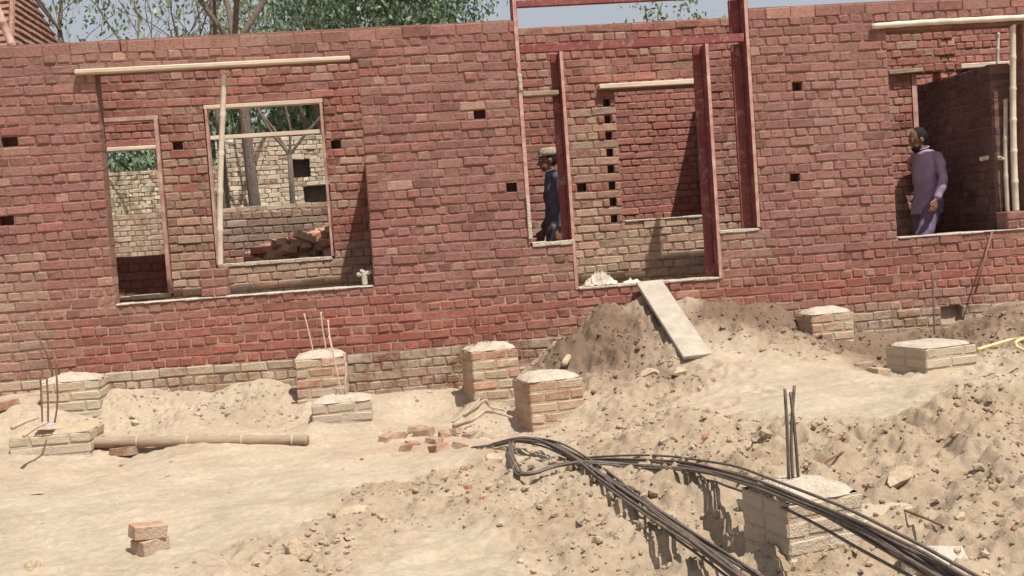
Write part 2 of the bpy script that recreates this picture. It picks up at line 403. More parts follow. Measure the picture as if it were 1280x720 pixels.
# forward = -x  => rotate body +y to -x : rz = +90deg
person((pl.x+.0, .64, pl.z-1.675), R(90), J1, NAVY, GREYT, CAPM, 'man in dark blue shirt and patterned cap standing in profile behind the door post', False, collar=WHT, headpitch=R(-4))
pr = AY(1150,161,.62)
J2 = dict(pelvis=(0,0,.90), chest=(-.01,.01,1.22), neck=(0,.045,1.43), head=(0,.085,1.535), hemo=Vector((0,.02,0)), hem=.76,
          sh_l=(.175,0,1.35), el_l=(.27,-.17,1.12), wr_l=(.29,-.17,.88), sh_r=(-.175,.0,1.35), el_r=(-.27,.05,1.11), wr_r=(-.27,.17,.90),
          hip_l=(.09,0,.88), kn_l=(.10,.0,.50), an_l=(.12,-.18,.10), hip_r=(-.09,0,.88), kn_r=(-.10,.20,.53), an_r=(-.10,.26,.09), th_l=(0,1,0), th_r=(0,1,0))
person((5.73, 1.0, AY(1150,161,1.0).z-1.655), R(90+22), J2, MAUVE, INDIGO, None, 'bearded dark haired man in mauve tunic walking left inside the right opening', True, headpitch=R(-14), headyaw=R(-25), collar=MAUVE)

random.seed(7)
# ------------------------------------------------------------------ terrain
def vnoise(x, y, seed=0):
    x = np.asarray(x, float); y = np.asarray(y, float)
    xi = np.floor(x).astype(np.int64); yi = np.floor(y).astype(np.int64); xf = x-xi; yf = y-yi
    def h(a, b):
        n = (a*374761393 + b*668265263 + seed*974711) & 0xffffffff
        n = ((n ^ (n >> 13))*1274126177) & 0xffffffff; return ((n ^ (n >> 16)) & 0xffff)/65535.
    u = xf*xf*(3-2*xf); v = yf*yf*(3-2*yf)
    return (h(xi,yi)*(1-u)+h(xi+1,yi)*u)*(1-v) + (h(xi,yi+1)*(1-u)+h(xi+1,yi+1)*u)*v
def fbm(x, y, oct=4, seed=0, g=.5):
    s = 0; a = 1; t = 0
    for o in range(oct): s = s + a*(vnoise(x*2**o, y*2**o, seed+o*17)-.5)*2; t += a; a *= g
    return s/t
def gP(px, py, z, r=.8, w=1): p = AZ(px, py, z); return (p.x, p.y, z)
anch = [gP(0,720,0), gP(190,692,0), gP(400,715,0), gP(640,715,-.02), gP(640,640,.0), gP(300,620,.02), gP(0,620,.05), gP(150,580,.05), gP(400,590,.05),
        gP(560,600,.03), gP(520,560,.06), gP(800,715,-.02), gP(960,715,-.03), gP(1100,715,.0), gP(1280,715,.08), gP(1280,640,.15), gP(1150,640,.12), gP(1060,560,.2),
        gP(860,520,.28), gP(760,560,.12), gP(700,590,.06), gP(940,560,.2), gP(1280,560,.25), gP(1280,480,.38), gP(1200,510,.32), gP(1000,500,.32), gP(1120,530,.27),
        (-2.4,-.1,.44), (-1.2,-.1,.44), (-.8,-.25,.30), (-3.2,-.2,.5), (-4.5,-.5,.4), (-2.3,-1.05,.13), (-.9,-1.05,.13), (-3.3,-1.3,.16), (-1.6,-.55,.27),
        (0,-.1,.24), (.45,-.15,.22), (.4,-.9,.04), (.95,-1.4,-.05), (1.05,-1.75,-.02), (.2,-1.6,.06), (1.0,-.15,.32), (.95,-.8,.07), (1.3,-1.9,.03), (1.38,-1.2,.12), (-.6,-1.8,.06),
        (1.6,-.25,.55), (1.55,-.7,.30), (1.95,-1.1,.22), (2.1,-1.8,.17), (2.0,-.08,.86), (2.4,-.08,.94), (2.8,-.08,.90), (2.42,-.3,.82), (2.48,-.55,.68), (2.0,-.5,.50), (2.65,-.8,.55), (2.8,-1.05,.45), (2.9,-1.3,.38), (2.35,-1.2,.27), (2.25,-.8,.45), (3.0,-.2,.80),
        (3.1,-.5,.72), (3.5,-.15,.78), (3.45,-.8,.58), (3.9,-.5,.38), (3.6,-1.3,.40), (4.1,-.1,.52), (4.7,-.6,.17), (4.6,-1.1,.16), (4.1,-1.5,.24), (5.2,-1.0,.28), (5.3,-.15,.38), (5.9,-.15,.62), (6.2,-.5,.60), (5.6,-.1,.46), (6.4,-.3,.62),
        (6.0,-1.1,.50), (5.6,-1.8,.42), (4.3,-2.15,.24), (3.85,-1.85,.20), (4.5,-1.95,.24), (4.0,-1.55,.2), (3.5,-2.0,.34), (6.5,-2,.5), (8,-2,.5), (8,-.5,.6),
        (-6,-3,.1), (-6,-6,0), (0,-9,0), (5,-9,.1), (9,-6,.2), (-6,-.3,.4), (-3.5,-4,.0), (-9,-9,0), (10,-10,.1), (0,-7,-.01), (3,-7.5,.0)]
AX = np.array(anch)
def base_h(x, y):
    x = np.asarray(x, float); y = np.asarray(y, float); num = np.zeros_like(x); den = np.zeros_like(x)
    for (a, b, c) in AX:
        d2 = (x-a)**2+(y-b)**2; w = 1/(d2+.02)**1.6; num += w*c; den += w
    return num/den
def sstep(t): t = np.clip(t, 0, 1); return t*t*(3-2*t)
def blob(x, y, cx, cy, rx, ry): return np.exp(-(((x-cx)/rx)**2+((y-cy)/ry)**2))
def wblob(x, y, px, py, z, rx, ry): p = AZ(px, py, z); return blob(x, y, p.x, p.y, rx, ry)
def rough_mask(x, y):
    r = .22 + 0*x
    for args in ((560,615,0,.45,.5),(650,630,0,.55,.8),(720,640,0,.6,1.2),(800,560,.1,.6,.8),(900,560,.2,.7,.5),(1000,680,.05,.9,1.2),(1120,640,.1,.9,1.0),(1240,640,.15,.8,1.5),(1200,540,.27,.8,.7),(1280,520,.3,.8,.8),(480,640,0,.35,.4),(860,700,0,.5,.8),(420,690,0,.5,.5)):
        r = r + .9*wblob(x, y, *args)
    for a in ((1.55,-.5,.5,.6),(2.0,-.7,.5,.8),(3.4,-.6,.7,.7),(4.5,-.9,.9,.8),(-1.6,-.5,.9,.35),(5.8,-1.2,.9,.9),(0.9,-.5,.5,.5),(2.3,-1.6,.5,.5)): r = r + .8*blob(x, y, *a)
    # trodden smooth track
    r = r - .9*wblob(x, y, 672, 588, .03, .30, .26) - .5*wblob(x, y, 720, 592, .03, .3, .2)
    for a in ((2.9,-1.6,.35,.7),(2.7,-2.4,.5,.5)): r = r - .7*blob(x, y, *a)
    for args in ((150,640,0,1.5,.8),(330,580,.04,1.0,.4),(560,680,0,.5,.6),(1100,515,.3,.5,.3),(1030,500,.32,.5,.3),(500,590,.04,.4,.3)): r = r - .75*wblob(x, y, *args)
    r = r + .25*fbm(x*1.3, y*1.3, 3, 9)
    return np.clip(r, .04, 1)
FOOT = [(random.uniform(-2.6,2.4), random.uniform(-5.0,-1.9), random.uniform(-.5,.9)) for _ in range(60)]+[(2.5+random.uniform(-.35,.35), random.uniform(-3.0,-1.3), random.uniform(.9,2.1)) for _ in range(14)]
PIERS = [(AY(616,470,-.83).x,-.62),(AY(691,510,-1.55).x,-1.32),(AY(402,480,-.65).x,-.45),(AY(428,520,-1.2).x,-1.05),(AY(86,500,-.6).x,-.42),(AY(62,560,-1.4).x,-1.15),(AY(1038,410,-.54).x,-.42),(AY(1178,450,-1.95).x,-1.75),(AZ(1000,606,.33).x,AZ(1000,606,.33).y)]
def zg(x, y):
    x = np.asarray(x, float); y = np.asarray(y, float)
    h = base_h(x, y); r = rough_mask(x, y)
    near = np.exp(-np.maximum(0, np.hypot(x, y+3)-11)/6)
    d = fbm(x*1.1, y*1.1, 3, 3)*.035
    l = fbm(x*4.5, y*4.5, 4, 21, .55); l2 = 1-np.abs(fbm(x*7, y*7, 3, 31))*2
    rr_ = 1+.6*np.clip(blob(x,y,4.0,-3.4,2.0,1.6)+blob(x,y,2.4,-4.8,1.3,1.2),0,1)
    d = d + r*rr_*(l*.085 + l2*.03) + r*(1-np.abs(fbm(x*15, y*15, 3, 41, .6))*2.2)*.022 + r*fbm(x*34, y*34, 2, 43)*.012 + .006*fbm(x*14, y*14, 3, 55)
    rut = fbm(x*.8+y*.5, (y-.25*x)*6, 4, 77)*.022*(1-r)
    front = h + (d+rut)*near
    amp = 1.3*blob(x,y,2.0,-.7,.35,.5)+blob(x,y,1.6,-.5,.35,.4)+.7*blob(x,y,4.3,-.9,.7,.5)+.6*blob(x,y,3.4,-.6,.4,.3)
    front = front + amp*(1-np.abs(fbm(x*4+7, y*4, 4, 91, .6))*2.6)*.07
    for (qx, qy) in PIERS:
        q_ = np.maximum(np.abs(x-qx), np.abs(y-qy)); front = front + (.02 if qx > 3.5 or qy < -3 or qx < -1.5 else .035)*np.exp(-(np.maximum(q_-.2, 0)/.11)**2)*(.35+1.3*vnoise(x*5+qx, y*5, 140))
    for (fx, fy, fa) in FOOT:
        ca_, sa_ = math.cos(fa), math.sin(fa); m = (np.abs(x-fx) < .4) & (np.abs(y-fy) < .4)
        if m.any():
            u = (x[m]-fx)*ca_+(y[m]-fy)*sa_; v = -(x[m]-fx)*sa_+(y[m]-fy)*ca_; e = (u/.12)**2+(v/.047)**2
            front[m] += -.013*np.exp(-e**2)+.006*np.exp(-(np.sqrt(e)-1.5)**2*6)
    inside = .74 + .02*fbm(x*3, y*3, 3, 8)*near
    t = sstep((y-.03)/.14)
    return front*(1-t)+inside*t
def zg1(x, y): return float(zg(np.array([x]), np.array([y]))[0])
def axis(lo, hi, step, olo, ohi, grow=1.13):
    c = list(np.arange(lo, hi, step)); s = step; v = c[-1]
    while v < ohi: s *= grow; v += s; c.append(v)
    s = step; v = lo
    while v > olo: s *= grow; v -= s; c.insert(0, v)
    return np.array(c)
gx = axis(-3.9, 6.7, .0175, -900, 900); gy = axis(-6.6, .24, .0185, -120, 1500)
GX, GY = np.meshgrid(gx, gy)
GZ = zg(GX, GY); RM = rough_mask(GX, GY)
nx, ny = len(gx), len(gy)
V = np.stack([GX.ravel(), GY.ravel(), GZ.ravel()], 1)
ii = np.arange((nx-1)*(ny-1)); a = (ii//(nx-1))*nx + ii % (nx-1)
Fq = np.stack([a, a+1, a+1+nx, a+nx], 1)
me = bpy.data.meshes.new('ground'); me.vertices.add(len(V)); me.vertices.foreach_set('co', V.ravel().astype('f'))
me.loops.add(len(Fq)*4); me.loops.foreach_set('vertex_index', Fq.ravel().astype('i'))
me.polygons.add(len(Fq)); me.polygons.foreach_set('loop_start', (np.arange(len(Fq))*4).astype('i'))
me.update(calc_edges=True)
def soil_col(x, y):
    r = rough_mask(x, y)
    sand = np.array([.48,.40,.30]); clod = np.array([.37,.285,.20]); damp = np.array([.145,.090,.060]); pale = np.array([.45,.38,.29]); pink = np.array([.43,.27,.19])
    t = np.clip(r*.9 + .3*fbm(x*2.5, y*2.5, 3, 66), 0, 1)[..., None]
    c = sand*(1-t)+clod*t
    gw = np.clip(.5+1.3*fbm(x*.9+3, y*1.6, 4, 111), 0, 1)[..., None]; c = c*(1-.28*gw)+np.array([.40,.33,.25])*.28*gw
    for a in ((-1.7,-.5,.9,.4),(-.2,-.8,.5,.4)):
        w = (np.clip(blob(x,y,*a),0,1)*.8)[..., None]; c = c*(1-w)+pale*w
    d = 0*x
    for a in ((4.5,-.8,.8,.5),(4.1,-.35,.55,.3),(1.5,-.45,.3,.3),(1.95,-.62,.42,.50),(4.3,-.5,1.1,.42),(5.4,-.3,.9,.3),(3.2,-.35,.5,.25),(1.9,-.35,.2,.3),(3.4,-.5,.4,.25),(2.25,-1.3,.12,.2)): d = d + blob(x, y, *a)
    d = np.clip(d + .3*fbm(x*3, y*3, 3, 81)*(d > .1), 0, 1)
    w = (d*.8)[..., None]; c = c*(1-w)+damp*w
    w = (np.clip(wblob(x,y,520,560,.06,.35,.25)+wblob(x,y,30,540,.15,.4,.3)+wblob(x,y,150,568,.06,.2,.08),0,1)*.6)[..., None]; c = c*(1-w)+pink*w
    return c
cc = np.ones((nx*ny, 4), 'f'); cc[:, :3] = soil_col(GX.ravel(), GY.ravel())
ca = me.color_attributes.new('Col', 'FLOAT_COLOR', 'POINT'); ca.data.foreach_set('color', cc.ravel())
me.materials.append(SOIL); me.polygons.foreach_set('use_smooth', [True]*len(me.polygons))
go = bpy.data.objects.new('ground', me); col.objects.link(go); tag(go, 'dusty pale brown building site ground with trodden track and rough clods', kind='structure')

# loose clods
def icos():
    t = (1+5**.5)/2
    v = [(-1,t,0),(1,t,0),(-1,-t,0),(1,-t,0),(0,-1,t),(0,1,t),(0,-1,-t),(0,1,-t),(t,0,-1),(t,0,1),(-t,0,-1),(-t,0,1)]
    f = [(0,11,5),(0,5,1),(0,1,7),(0,7,10),(0,10,11),(1,5,9),(5,11,4),(11,10,2),(10,7,6),(7,1,8),(3,9,4),(3,4,2),(3,2,6),(3,6,8),(3,8,9),(4,9,5),(2,4,11),(6,2,10),(8,6,7),(9,8,1)]
    return [Vector(p).normalized() for p in v], f
IV, IF = icos()
def lump(mb, c, r, colr=(1,1,1), flat=.75, jit=.25):
    e = Euler((random.uniform(0,6), random.uniform(0,6), random.uniform(0,6))).to_matrix()
    s = Vector((random.uniform(.8,1.3), random.uniform(.7,1.1), random.uniform(.6,1.0)))
    vs = []
    for v in IV:
        q = e @ Vector((v.x*s.x, v.y*s.y, v.z*s.z))*(1+random.uniform(-jit, jit))
        vs.append((c[0]+q.x*r, c[1]+q.y*r, c[2]+q.z*r*flat))
    mb.add(vs, IF, colr)
n = 150000
xs = rng.uniform(-4, 7, n); ys = rng.uniform(-6.6, -.03, n); rm = rough_mask(xs, ys)
keep = rng.rand(n) < np.clip(rm-.15, 0, 1)**1.4*.24*(.1+1.7*vnoise(xs*5, ys*5, 12))+.003
xs = xs[keep]; ys = ys[keep]; zs = zg(xs, ys); cs_ = soil_col(xs, ys); rm = rm[keep]; n = len(xs)
var = []
for k in range(24):
    m_ = MB(); lump(m_, (0,0,0), 1.0, jit=.34); var.append(np.array(m_.v))
var = np.array(var); NV = var.shape[1]
rr = np.minimum(.036, .0065*np.exp(rng.normal(.22, .62, n)))*np.where(rm > .4, 1, .7)
vv = var[rng.randint(0, 24, n)]*rr[:, None, None]
vv[:, :, 0] += xs[:, None]; vv[:, :, 1] += ys[:, None]; vv[:, :, 2] += (zs+rr*.25)[:, None]
ff = (np.array(IF)[None]+(np.arange(n)*NV)[:, None, None]).reshape(-1, 3)
me = bpy.data.meshes.new('soil_clods'); me.vertices.add(n*NV); me.vertices.foreach_set('co', vv.ravel().astype('f'))
me.loops.add(len(ff)*3); me.loops.foreach_set('vertex_index', ff.ravel().astype('i')); me.polygons.add(len(ff)); me.polygons.foreach_set('loop_start', (np.arange(len(ff))*3).astype('i')); me.update(calc_edges=True)
ca = me.color_attributes.new('Col', 'FLOAT_COLOR', 'POINT'); c4 = np.ones((n, NV, 4), 'f'); cs_ = np.where((rng.rand(n) < .022)[:, None], np.array([[.34,.15,.10]]), cs_); c4[:, :, :3] = (cs_*rng.uniform(.98, 1.3, n)[:, None])[:, None, :]; ca.data.foreach_set('color', c4.ravel())
me.polygons.foreach_set('use_smooth', [False]*len(me.polygons)); me.materials.append(SOIL); o = bpy.data.objects.new('soil_clods', me); col.objects.link(o)
tag(o, 'loose crumbled soil clods strewn over the rough ground', 'soil', kind='stuff')

# ------------------------------------------------------------------ brick walls
CH = .0865; ZT = 3.47
def zc(n): return ZT - n*CH
def pick(base, var=.07):
    k = 1+random.gauss(0, var); h = random.gauss(0, .05)
    return (max(.02, base[0]*k), max(.01, base[1]*k*(1-h)), max(.01, base[2]*k*(1-h)))
def red_col(x, z, seed=0):
    u = random.random()
    lowred = max(0, min(1, (1.3-z)/.4))
    base = np.array([.250,.118,.097])*(1-lowred)+np.array([.285,.106,.080])*lowred
    g = 0
    for (gx_, gz_, rx, rz, a) in ((-2.0,3.3,.8,.3,.6),(1.55,1.25,.25,.25,.9),(3.4,1.3,.3,.25,.9),(4.35,2.6,.35,.5,.5),(-3.4,.8,.42,.6,.9),(-2.2,1.2,.5,.3,.5),(-.9,3.45,.9,.15,.3),(5.5,.7,.8,.15,.4)):
        g = max(g, a*math.exp(-((x-gx_)/rx)**2-((z-gz_)/rz)**2))
    if x < -3.02 and z < 1.7: g = 1.2
    if x > 3.3 and z < .78: g = max(g, .8)
    if 1.4 < x < 3.3 and z < .75: g = max(g, .6)
    g = min(1, g*random.uniform(.4, 1.3))
    base = base*(1-g)+np.array([.30,.19,.145])*g
    if u < .03: base = base*.5+np.array([.42,.25,.19])*.5
    elif u < .08: base = base*.78
    elif u < .30: base = base*.8+np.array([.34,.165,.125])*.2
    return pick(base)
def pale_col(x, z):
    b = np.array([.28,.115,.088]) if random.random() < .85 else np.array([.32,.185,.14])
    if (-2.2 < x < -1.65 and z < 2.7 or x > 2.0 and x < 2.45 and z < 2.9 or z < 1.7) and random.random() < .7: b = b*.4+np.array([.36,.26,.18])*.6
    if z < 1.68 and 1.6 < x < 3.7 or z < 1.48 and -2.3 < x < -.3: b = b*.3+np.array([.43,.31,.22])*.7
    return pick(b, .13)
def foot_col(x, z):
    if z > .5 and x < -.3: b = np.array([.36,.26,.185])
    elif x < -.6: b = np.array([.30,.19,.125])
    elif x > 3: b = np.array([.24,.14,.09])
    else: b = np.array([.20,.098,.066])
    return pick(b, .12)
def dark_col(x, z): return pick(np.array([.33,.140,.108]), .12)
def lowwall_col(x, z):
    if x < 1.2 and z < 2.1: return pick(np.array([.27,.21,.16]) if z > 1.72+.1*math.sin(x*5) else np.array([.33,.19,.13]), .16)
    return dark_col(x, z)
def lay(mbb, mbm, u0, u1, n0, n1, org, dirv, thick, opens, holes=(), colf=red_col, mcol=(.42,.26,.19), proud=.0, jit=.003, top=None, edge=False, phase=0.):
    """courses n0..n1 (counted down from the wall head) along dirv from u0 to u1; opens/holes = (ua, ub, za, zb)"""
    dx, dy = dirv; nx_, ny_ = dy, -dx           # outward normal of the photographed face
    rot = Matrix(((dx, -nx_, 0), (dy, -ny_, 0), (0, 0, 1)))
    def W(u, d, z): return (org[0]+dx*u-nx_*d, org[1]+dy*u-ny_*d, z)
    def spans(zm, lst):
        iv = [(u0, u1)]
        for (a, b, za, zb) in lst:
            if za < zm < zb:
                nv = []
                for (p, q) in iv:
                    if b <= p or a >= q: nv.append((p, q)); continue
                    if a > p: nv.append((p, a))
                    if b < q: nv.append((b, q))
                iv = nv
        return iv
    def slab(p, q, z0, z1, d0, d1):
        c = W((p+q)/2, (d0+d1)/2, (z0+z1)/2)
        vs = [Vector(c) + rot @ Vector((sx*(q-p)/2, sy*(d1-d0)/2, sz*(z1-z0)/2)) for sx in (-1,1) for sy in (-1,1) for sz in (-1,1)]
        lw_ = max(0, min(1, ((z0+z1)/2-1.0)/.8)); kk = random.uniform(.8,1.15)
        mbm.add(vs, BF, tuple(kk*(v*(1-lw_*.75)+u_*lw_*.75) for v, u_ in zip(mcol, (.225,.118,.092))))
    for n in range(n0, n1):
        z1 = zc(n); z0 = zc(n+1); zm = (z0+z1)/2; h = CH
        L = .12 if n % 2 == 0 else .24
        if edge and n == n0: z1 = z0+.112; h = .112; L = .245
        tp = top(n) if top else None
        lst = list(opens)
        for (p, q) in spans(zm, lst):
            rec = random.uniform(.006, .011)
            hs = [hh for hh in holes if hh[2] < zm < hh[3] and hh[1] > p and hh[0] < q]
            cur = p+.004
            for hh in sorted(hs):
                if hh[0] > cur: slab(cur, hh[0], z0, z1, rec, thick-.010)
                slab(hh[0], hh[1], z0, z1, .16, thick-.010); cur = hh[1]
            if q-.004 > cur: slab(cur, q-.004, z0, z1, rec, thick-.010)
            subs = []; cur = p
            for hh in sorted(hs): subs.append((cur, hh[0])); cur = hh[1]
            subs.append((cur, q)); P0, Q0 = p, q
            for (p, q) in subs:
              if q-p < .03: continue
              x = math.floor(p/L)*L + (.06 if L > .2 else 0) + phase
              if x > p: x -= L
              while x < q:
                a = max(p, x); b = min(q, x+L); x += L
                if b-a < .035: continue
                if a-p < .035: a = p
                if q-b < .035: b = q
                m = (a+b)/2
                if tp is not None and not tp(m): continue
                pr = random.gauss(0, .0025) + (random.uniform(.004,.010) if random.random() < .06 else 0) + proud
                gap = random.uniform(.007, .012) if L < .2 else random.uniform(.003, .009); hg = random.uniform(.005, .010)
                dz = random.uniform(-.0035, .0035)+.007*math.sin(m*1.9+n*.35)
                tilt = Matrix.Rotation(random.gauss(0, .010), 3, 'Y')
                cbox(mbb, W(m, thick/2-pr/2, zm+dz+(z1-zc(n))/2*0), (b-a-gap, thick+pr, (z1-z0)-hg), random.uniform(.008,.014) if L < .2 else random.uniform(.006,.011), rot @ tilt, colf(m, zm), jit)

bld = empty('unfinished_house', (1.5, 0, .4), 'unfinished roofless house of red brick with empty window and door openings', 'building')
B = MB(); Mo = MB()
op = [(-2.44,-.12,zc(26),zc(2)), (1.36,3.56,zc(23),9), (1.77,3.14,zc(28),9), (4.92,6.30,zc(25),zc(2))]
def hole(px, py, w=.10, y=0): p = AY(px, py, y); n = math.floor((ZT-p.z)/CH); return (p.x-w/2, p.x+w/2, zc(n+1), zc(n))
hl = [hole(12,183,.14), hole(8,280,.13), hole(600,148,.11), hole(640,238), hole(997,108), hole(994,219), hole(150,60,.01)]
lay(B, Mo, -6.6, 9.6, -1, 33, (0,0), (1,0), .23, op, hl, red_col, (.40,.25,.18), edge=True, jit=.0045)
fw = B.build('front_wall', BRICK); under(fw, bld)
fm = Mo.build('mortar_joints', MORTAR); under(fm, fw)
fm.matrix_parent_inverse = Matrix()
B = MB(); Mo = MB()
lay(B, Mo, -6.6, 9.6, 33, 43, (0,-.035), (1,0), .30, [], [(5.30,5.52,zc(34),zc(33)),(5.30,5.52,zc(35),zc(34))], foot_col, (.36,.27,.19), jit=.005)
ft = B.build('footing', PBRICK); under(ft, bld); fm2 = Mo.build('mortar_joints', MORTAR); fm2.parent = ft

# rear wall of the veranda (second wall, 1.3 m behind the first)
Y2 = 1.3
B = MB(); Mo = MB()
def X2(px, py): return AY(px, py, Y2).x
wn = (X2(262,230), X2(412,240), zc(23), AY(330,130,Y2).z)
na = (-2.76, X2(207,260), zc(26), AY(160,149,Y2).z)
iw = (2.515, 3.50, AY(800,276,Y2).z, AY(810,108,Y2).z)
d3 = (X2(1142,160), 7.6, .6, zc(5))
stub = [(X2(1166,90)+[.30,.16,.25,.12,.28,.10,.34][k], 7.6, zc(k-1+0), zc(k-2)) for k in range(7)]
ho = [hole(222,182,.10,Y2), hole(420,182,.10,Y2), hole(727,232,.10,Y2)]
for k in range(8):
    n = 6+2*k
    ho.append((2.385, 2.455, zc(n+1), zc(n)))
lay(B, Mo, -6.6, 9.6, -3, 33, (0,Y2), (1,0), .23, [wn, na, iw, d3]+stub, ho, pale_col, (.40,.28,.20), jit=.004, phase=.03)
rw = B.build('veranda_rear_wall', RBRICK); under(rw, bld); m_ = Mo.build('mortar_joints', MORTAR); m_.parent = rw
# far wall of the rooms
Y3 = 3.5
B = MB(); Mo = MB()
def X3(px, py): return AY(px, py, Y3).x
def ragtop(n): return lambda u: u > 1.2 or u < -2.45 or n > 15+ (1 if math.sin(u*9) > .3 else 0)
fo = [(X3(128,250), X3(215,250), .6, AY(160,186,Y3).z), (X3(1204,88), 8.6, .9, AY(1220,84,Y3).z)]
lay(B, Mo, -6.6, 9.6, 0, 33, (0,Y3), (1,0), .23, fo+[(-2.45, 1.2, 2.06, 9)], [], lowwall_col, (.32,.20,.15), jit=.004)
lay(B, Mo, 1.2, 9.6, -5, 0, (0,Y3), (1,0), .23, [], [], dark_col, (.32,.20,.15), jit=.004)
fwl = B.build('room_back_wall', BRICK); under(fwl, bld); m_ = Mo.build('mortar_joints', MORTAR); m_.parent = fwl
# low wall behind the narrow window, always in the veranda wall's shade
B = MB(); Mo = MB()
lay(B, Mo, -3.6, -1.9, 21, 31, (0,2.1), (1,0), .23, [], [], dark_col, (.32,.20,.15), phase=.02)
lw = B.build('low_partition_wall', BRICK); under(lw, bld); m_ = Mo.build('mortar_joints', MORTAR); m_.parent = lw
# cross walls (run back from the front wall); u runs towards +y, the photographed face looks left (-x)
def shade_col(x, z): return pick(np.array([.115,.062,.060]), .12)  # shade on the right cross wall painted into its brick colour
def cross(x, ya, yb, ntop, nm='cross_wall', th=.22, rag=None, cf=dark_col):
    B = MB(); Mo = MB()
    # dirv=(0,-1) makes the outward normal point to -x ; u = -y
    lay(B, Mo, -yb, -ya, ntop, 33, (x, 0), (0,-1), th, [], [], cf, (.32,.20,.15) if cf is dark_col else (.12,.08,.075), top=rag)  # joints of the darkened wall take the same painted-in shade
    o = B.build(nm, BRICK); under(o, bld); m_ = Mo.build('mortar_joints', MORTAR); m_.parent = o
cross(-.115, .25, 1.28, 11)
cross(3.97, 1.55, 3.48, 5)
cross(6.075, .25, 1.28, 6, cf=shade_col)
cross(6.075, 1.54, 3.2, 6, cf=shade_col)
cross(6.075, 1.281, 1.539, 6, cf=shade_col)
cross(-6.5, .25, 3.48, 1)
cross(9.3, .25, 3.48, 1)
cross(1.0, 1.55, 3.48, 4)
# lintels
def part(nm, mbx, mat, parent, smooth=False): o = mbx.build(nm, mat, smooth=smooth); o.parent = parent; o.matrix_parent_inverse = Matrix(); o.parent = parent; return o
def pf(nm, mbx, mat, smooth=False, par=None):
    o = mbx.build(nm, mat, smooth=smooth)
    if par is None: under(o, bld)
    else: o.parent = par
    return o
mbx = MB()
a_ = AY(94,90,-.03); b_ = AY(438,73,-.03)
bar(mbx, a_, b_, .09, .042, .008, jit=.006); tag(pf('lintel', mbx, PALEW), 'long pale timber lintel over the wide left opening')
mbx = MB(); tube(mbx, smoothpath([AY(1090,33,-.03), AY(1150,28.5,-.035), AY(1220,25,-.03), AY(1330,19,-.03)], 5), [.026,.03,.027,.031]*4, 10); tag(pf('lintel', mbx, BAMBOO, True), 'bamboo pole lintel over the right opening')
mbx = MB(); bar(mbx, AY(748,109,Y2-.03), AY(872,102,Y2-.03), .09, .05, .008, jit=.004); tag(pf('lintel', mbx, PALEW), 'pale timber lintel over the inner window behind the door frame')
mbx = MB(); bar(mbx, AY(1110,91,Y2-.03), AY(1152,88,Y2-.03), .08, .045, .008, jit=.004); tag(pf('lintel', mbx, GREYW), 'short grey timber lintel end above the man in the right opening')
mbx = MB(); bar(mbx, AY(1190,84,Y3-.03), AY(1330,75,Y3-.03), .09, .065, .008, jit=.003); tag(pf('lintel', mbx, PALEW), 'far pale lintel beyond the shaded cross wall')
mbx = MB(); bar(mbx, AY(128,188,Y3-.03), AY(214,183,Y3-.03), .09, .05, .008, jit=.003); tag(pf('lintel', mbx, PALEW), 'pale lintel seen inside the narrow left opening')
# added dark boards standing in for the shade inside the far right opening
mbx = MB()
for k in range(9): cbox(mbx, (fo[1][0]+.1+k*.2, Y3+.12, 2.1), (.19,.03,2.5), .005)
tag(pf('shade_panel', mbx, DARKW), 'added dark panel in place of the shade under the far lintel')
# cement screed edges on sills
def sill(x0, x1, z, y=0, d=.24, t=.03, mat=CONC, lab=None):
    mbx = MB(); n = max(2, int((x1-x0)/.12))
    for k in range(n):
        a = x0+(x1-x0)*k/n; b = x0+(x1-x0)*(k+1)/n
        cbox(mbx, ((a+b)/2, y+d/2-.01-random.uniform(0,.006), z+t/2-.004), (b-a+.002, d, t+random.uniform(-.006,.008)), .006, jit=.002)
    o = pf('sill', mbx, mat)
    if lab: tag(o, lab)
sill(-2.43,-.13, zc(26), t=.014); sill(1.37,1.76, zc(23), t=.04, mat=MORTCAP); sill(3.16,3.55, zc(23), t=.03, mat=MORTCAP); sill(1.78,3.13, zc(28), t=.025, mat=MORTCAP); sill(4.93,6.29, zc(25), t=.016)
sill(wn[0]+.02, wn[1]-.02, wn[2], Y2, t=.035, mat=MORTCAP); sill(na[0]+.05, na[1]-.02, na[2], Y2, t=.035, mat=MORTCAP); sill(iw[0]+.02, iw[1]-.02, iw[2], Y2, t=.02)

# red oxide door frame
df = bpy.data.objects.new('door_frame', None); col.objects.link(df); under(df, bld); tag(df, 'tall red oxide painted door frame with side lights')
df.matrix_parent_inverse = Matrix.Translation(bld.location).inverted()
def fpart(nm, lo, hi, mat, frame=df, lab=None, ch=.004):
    mbx = MB(); c = [(lo[i]+hi[i])/2 for i in range(3)]; s = [hi[i]-lo[i] for i in range(3)]
    cbox(mbx, c, s, ch); o = mbx.build(nm, mat); o.parent = frame
    if lab: tag(o, lab)
    return o
zt = 3.98
FD = .20
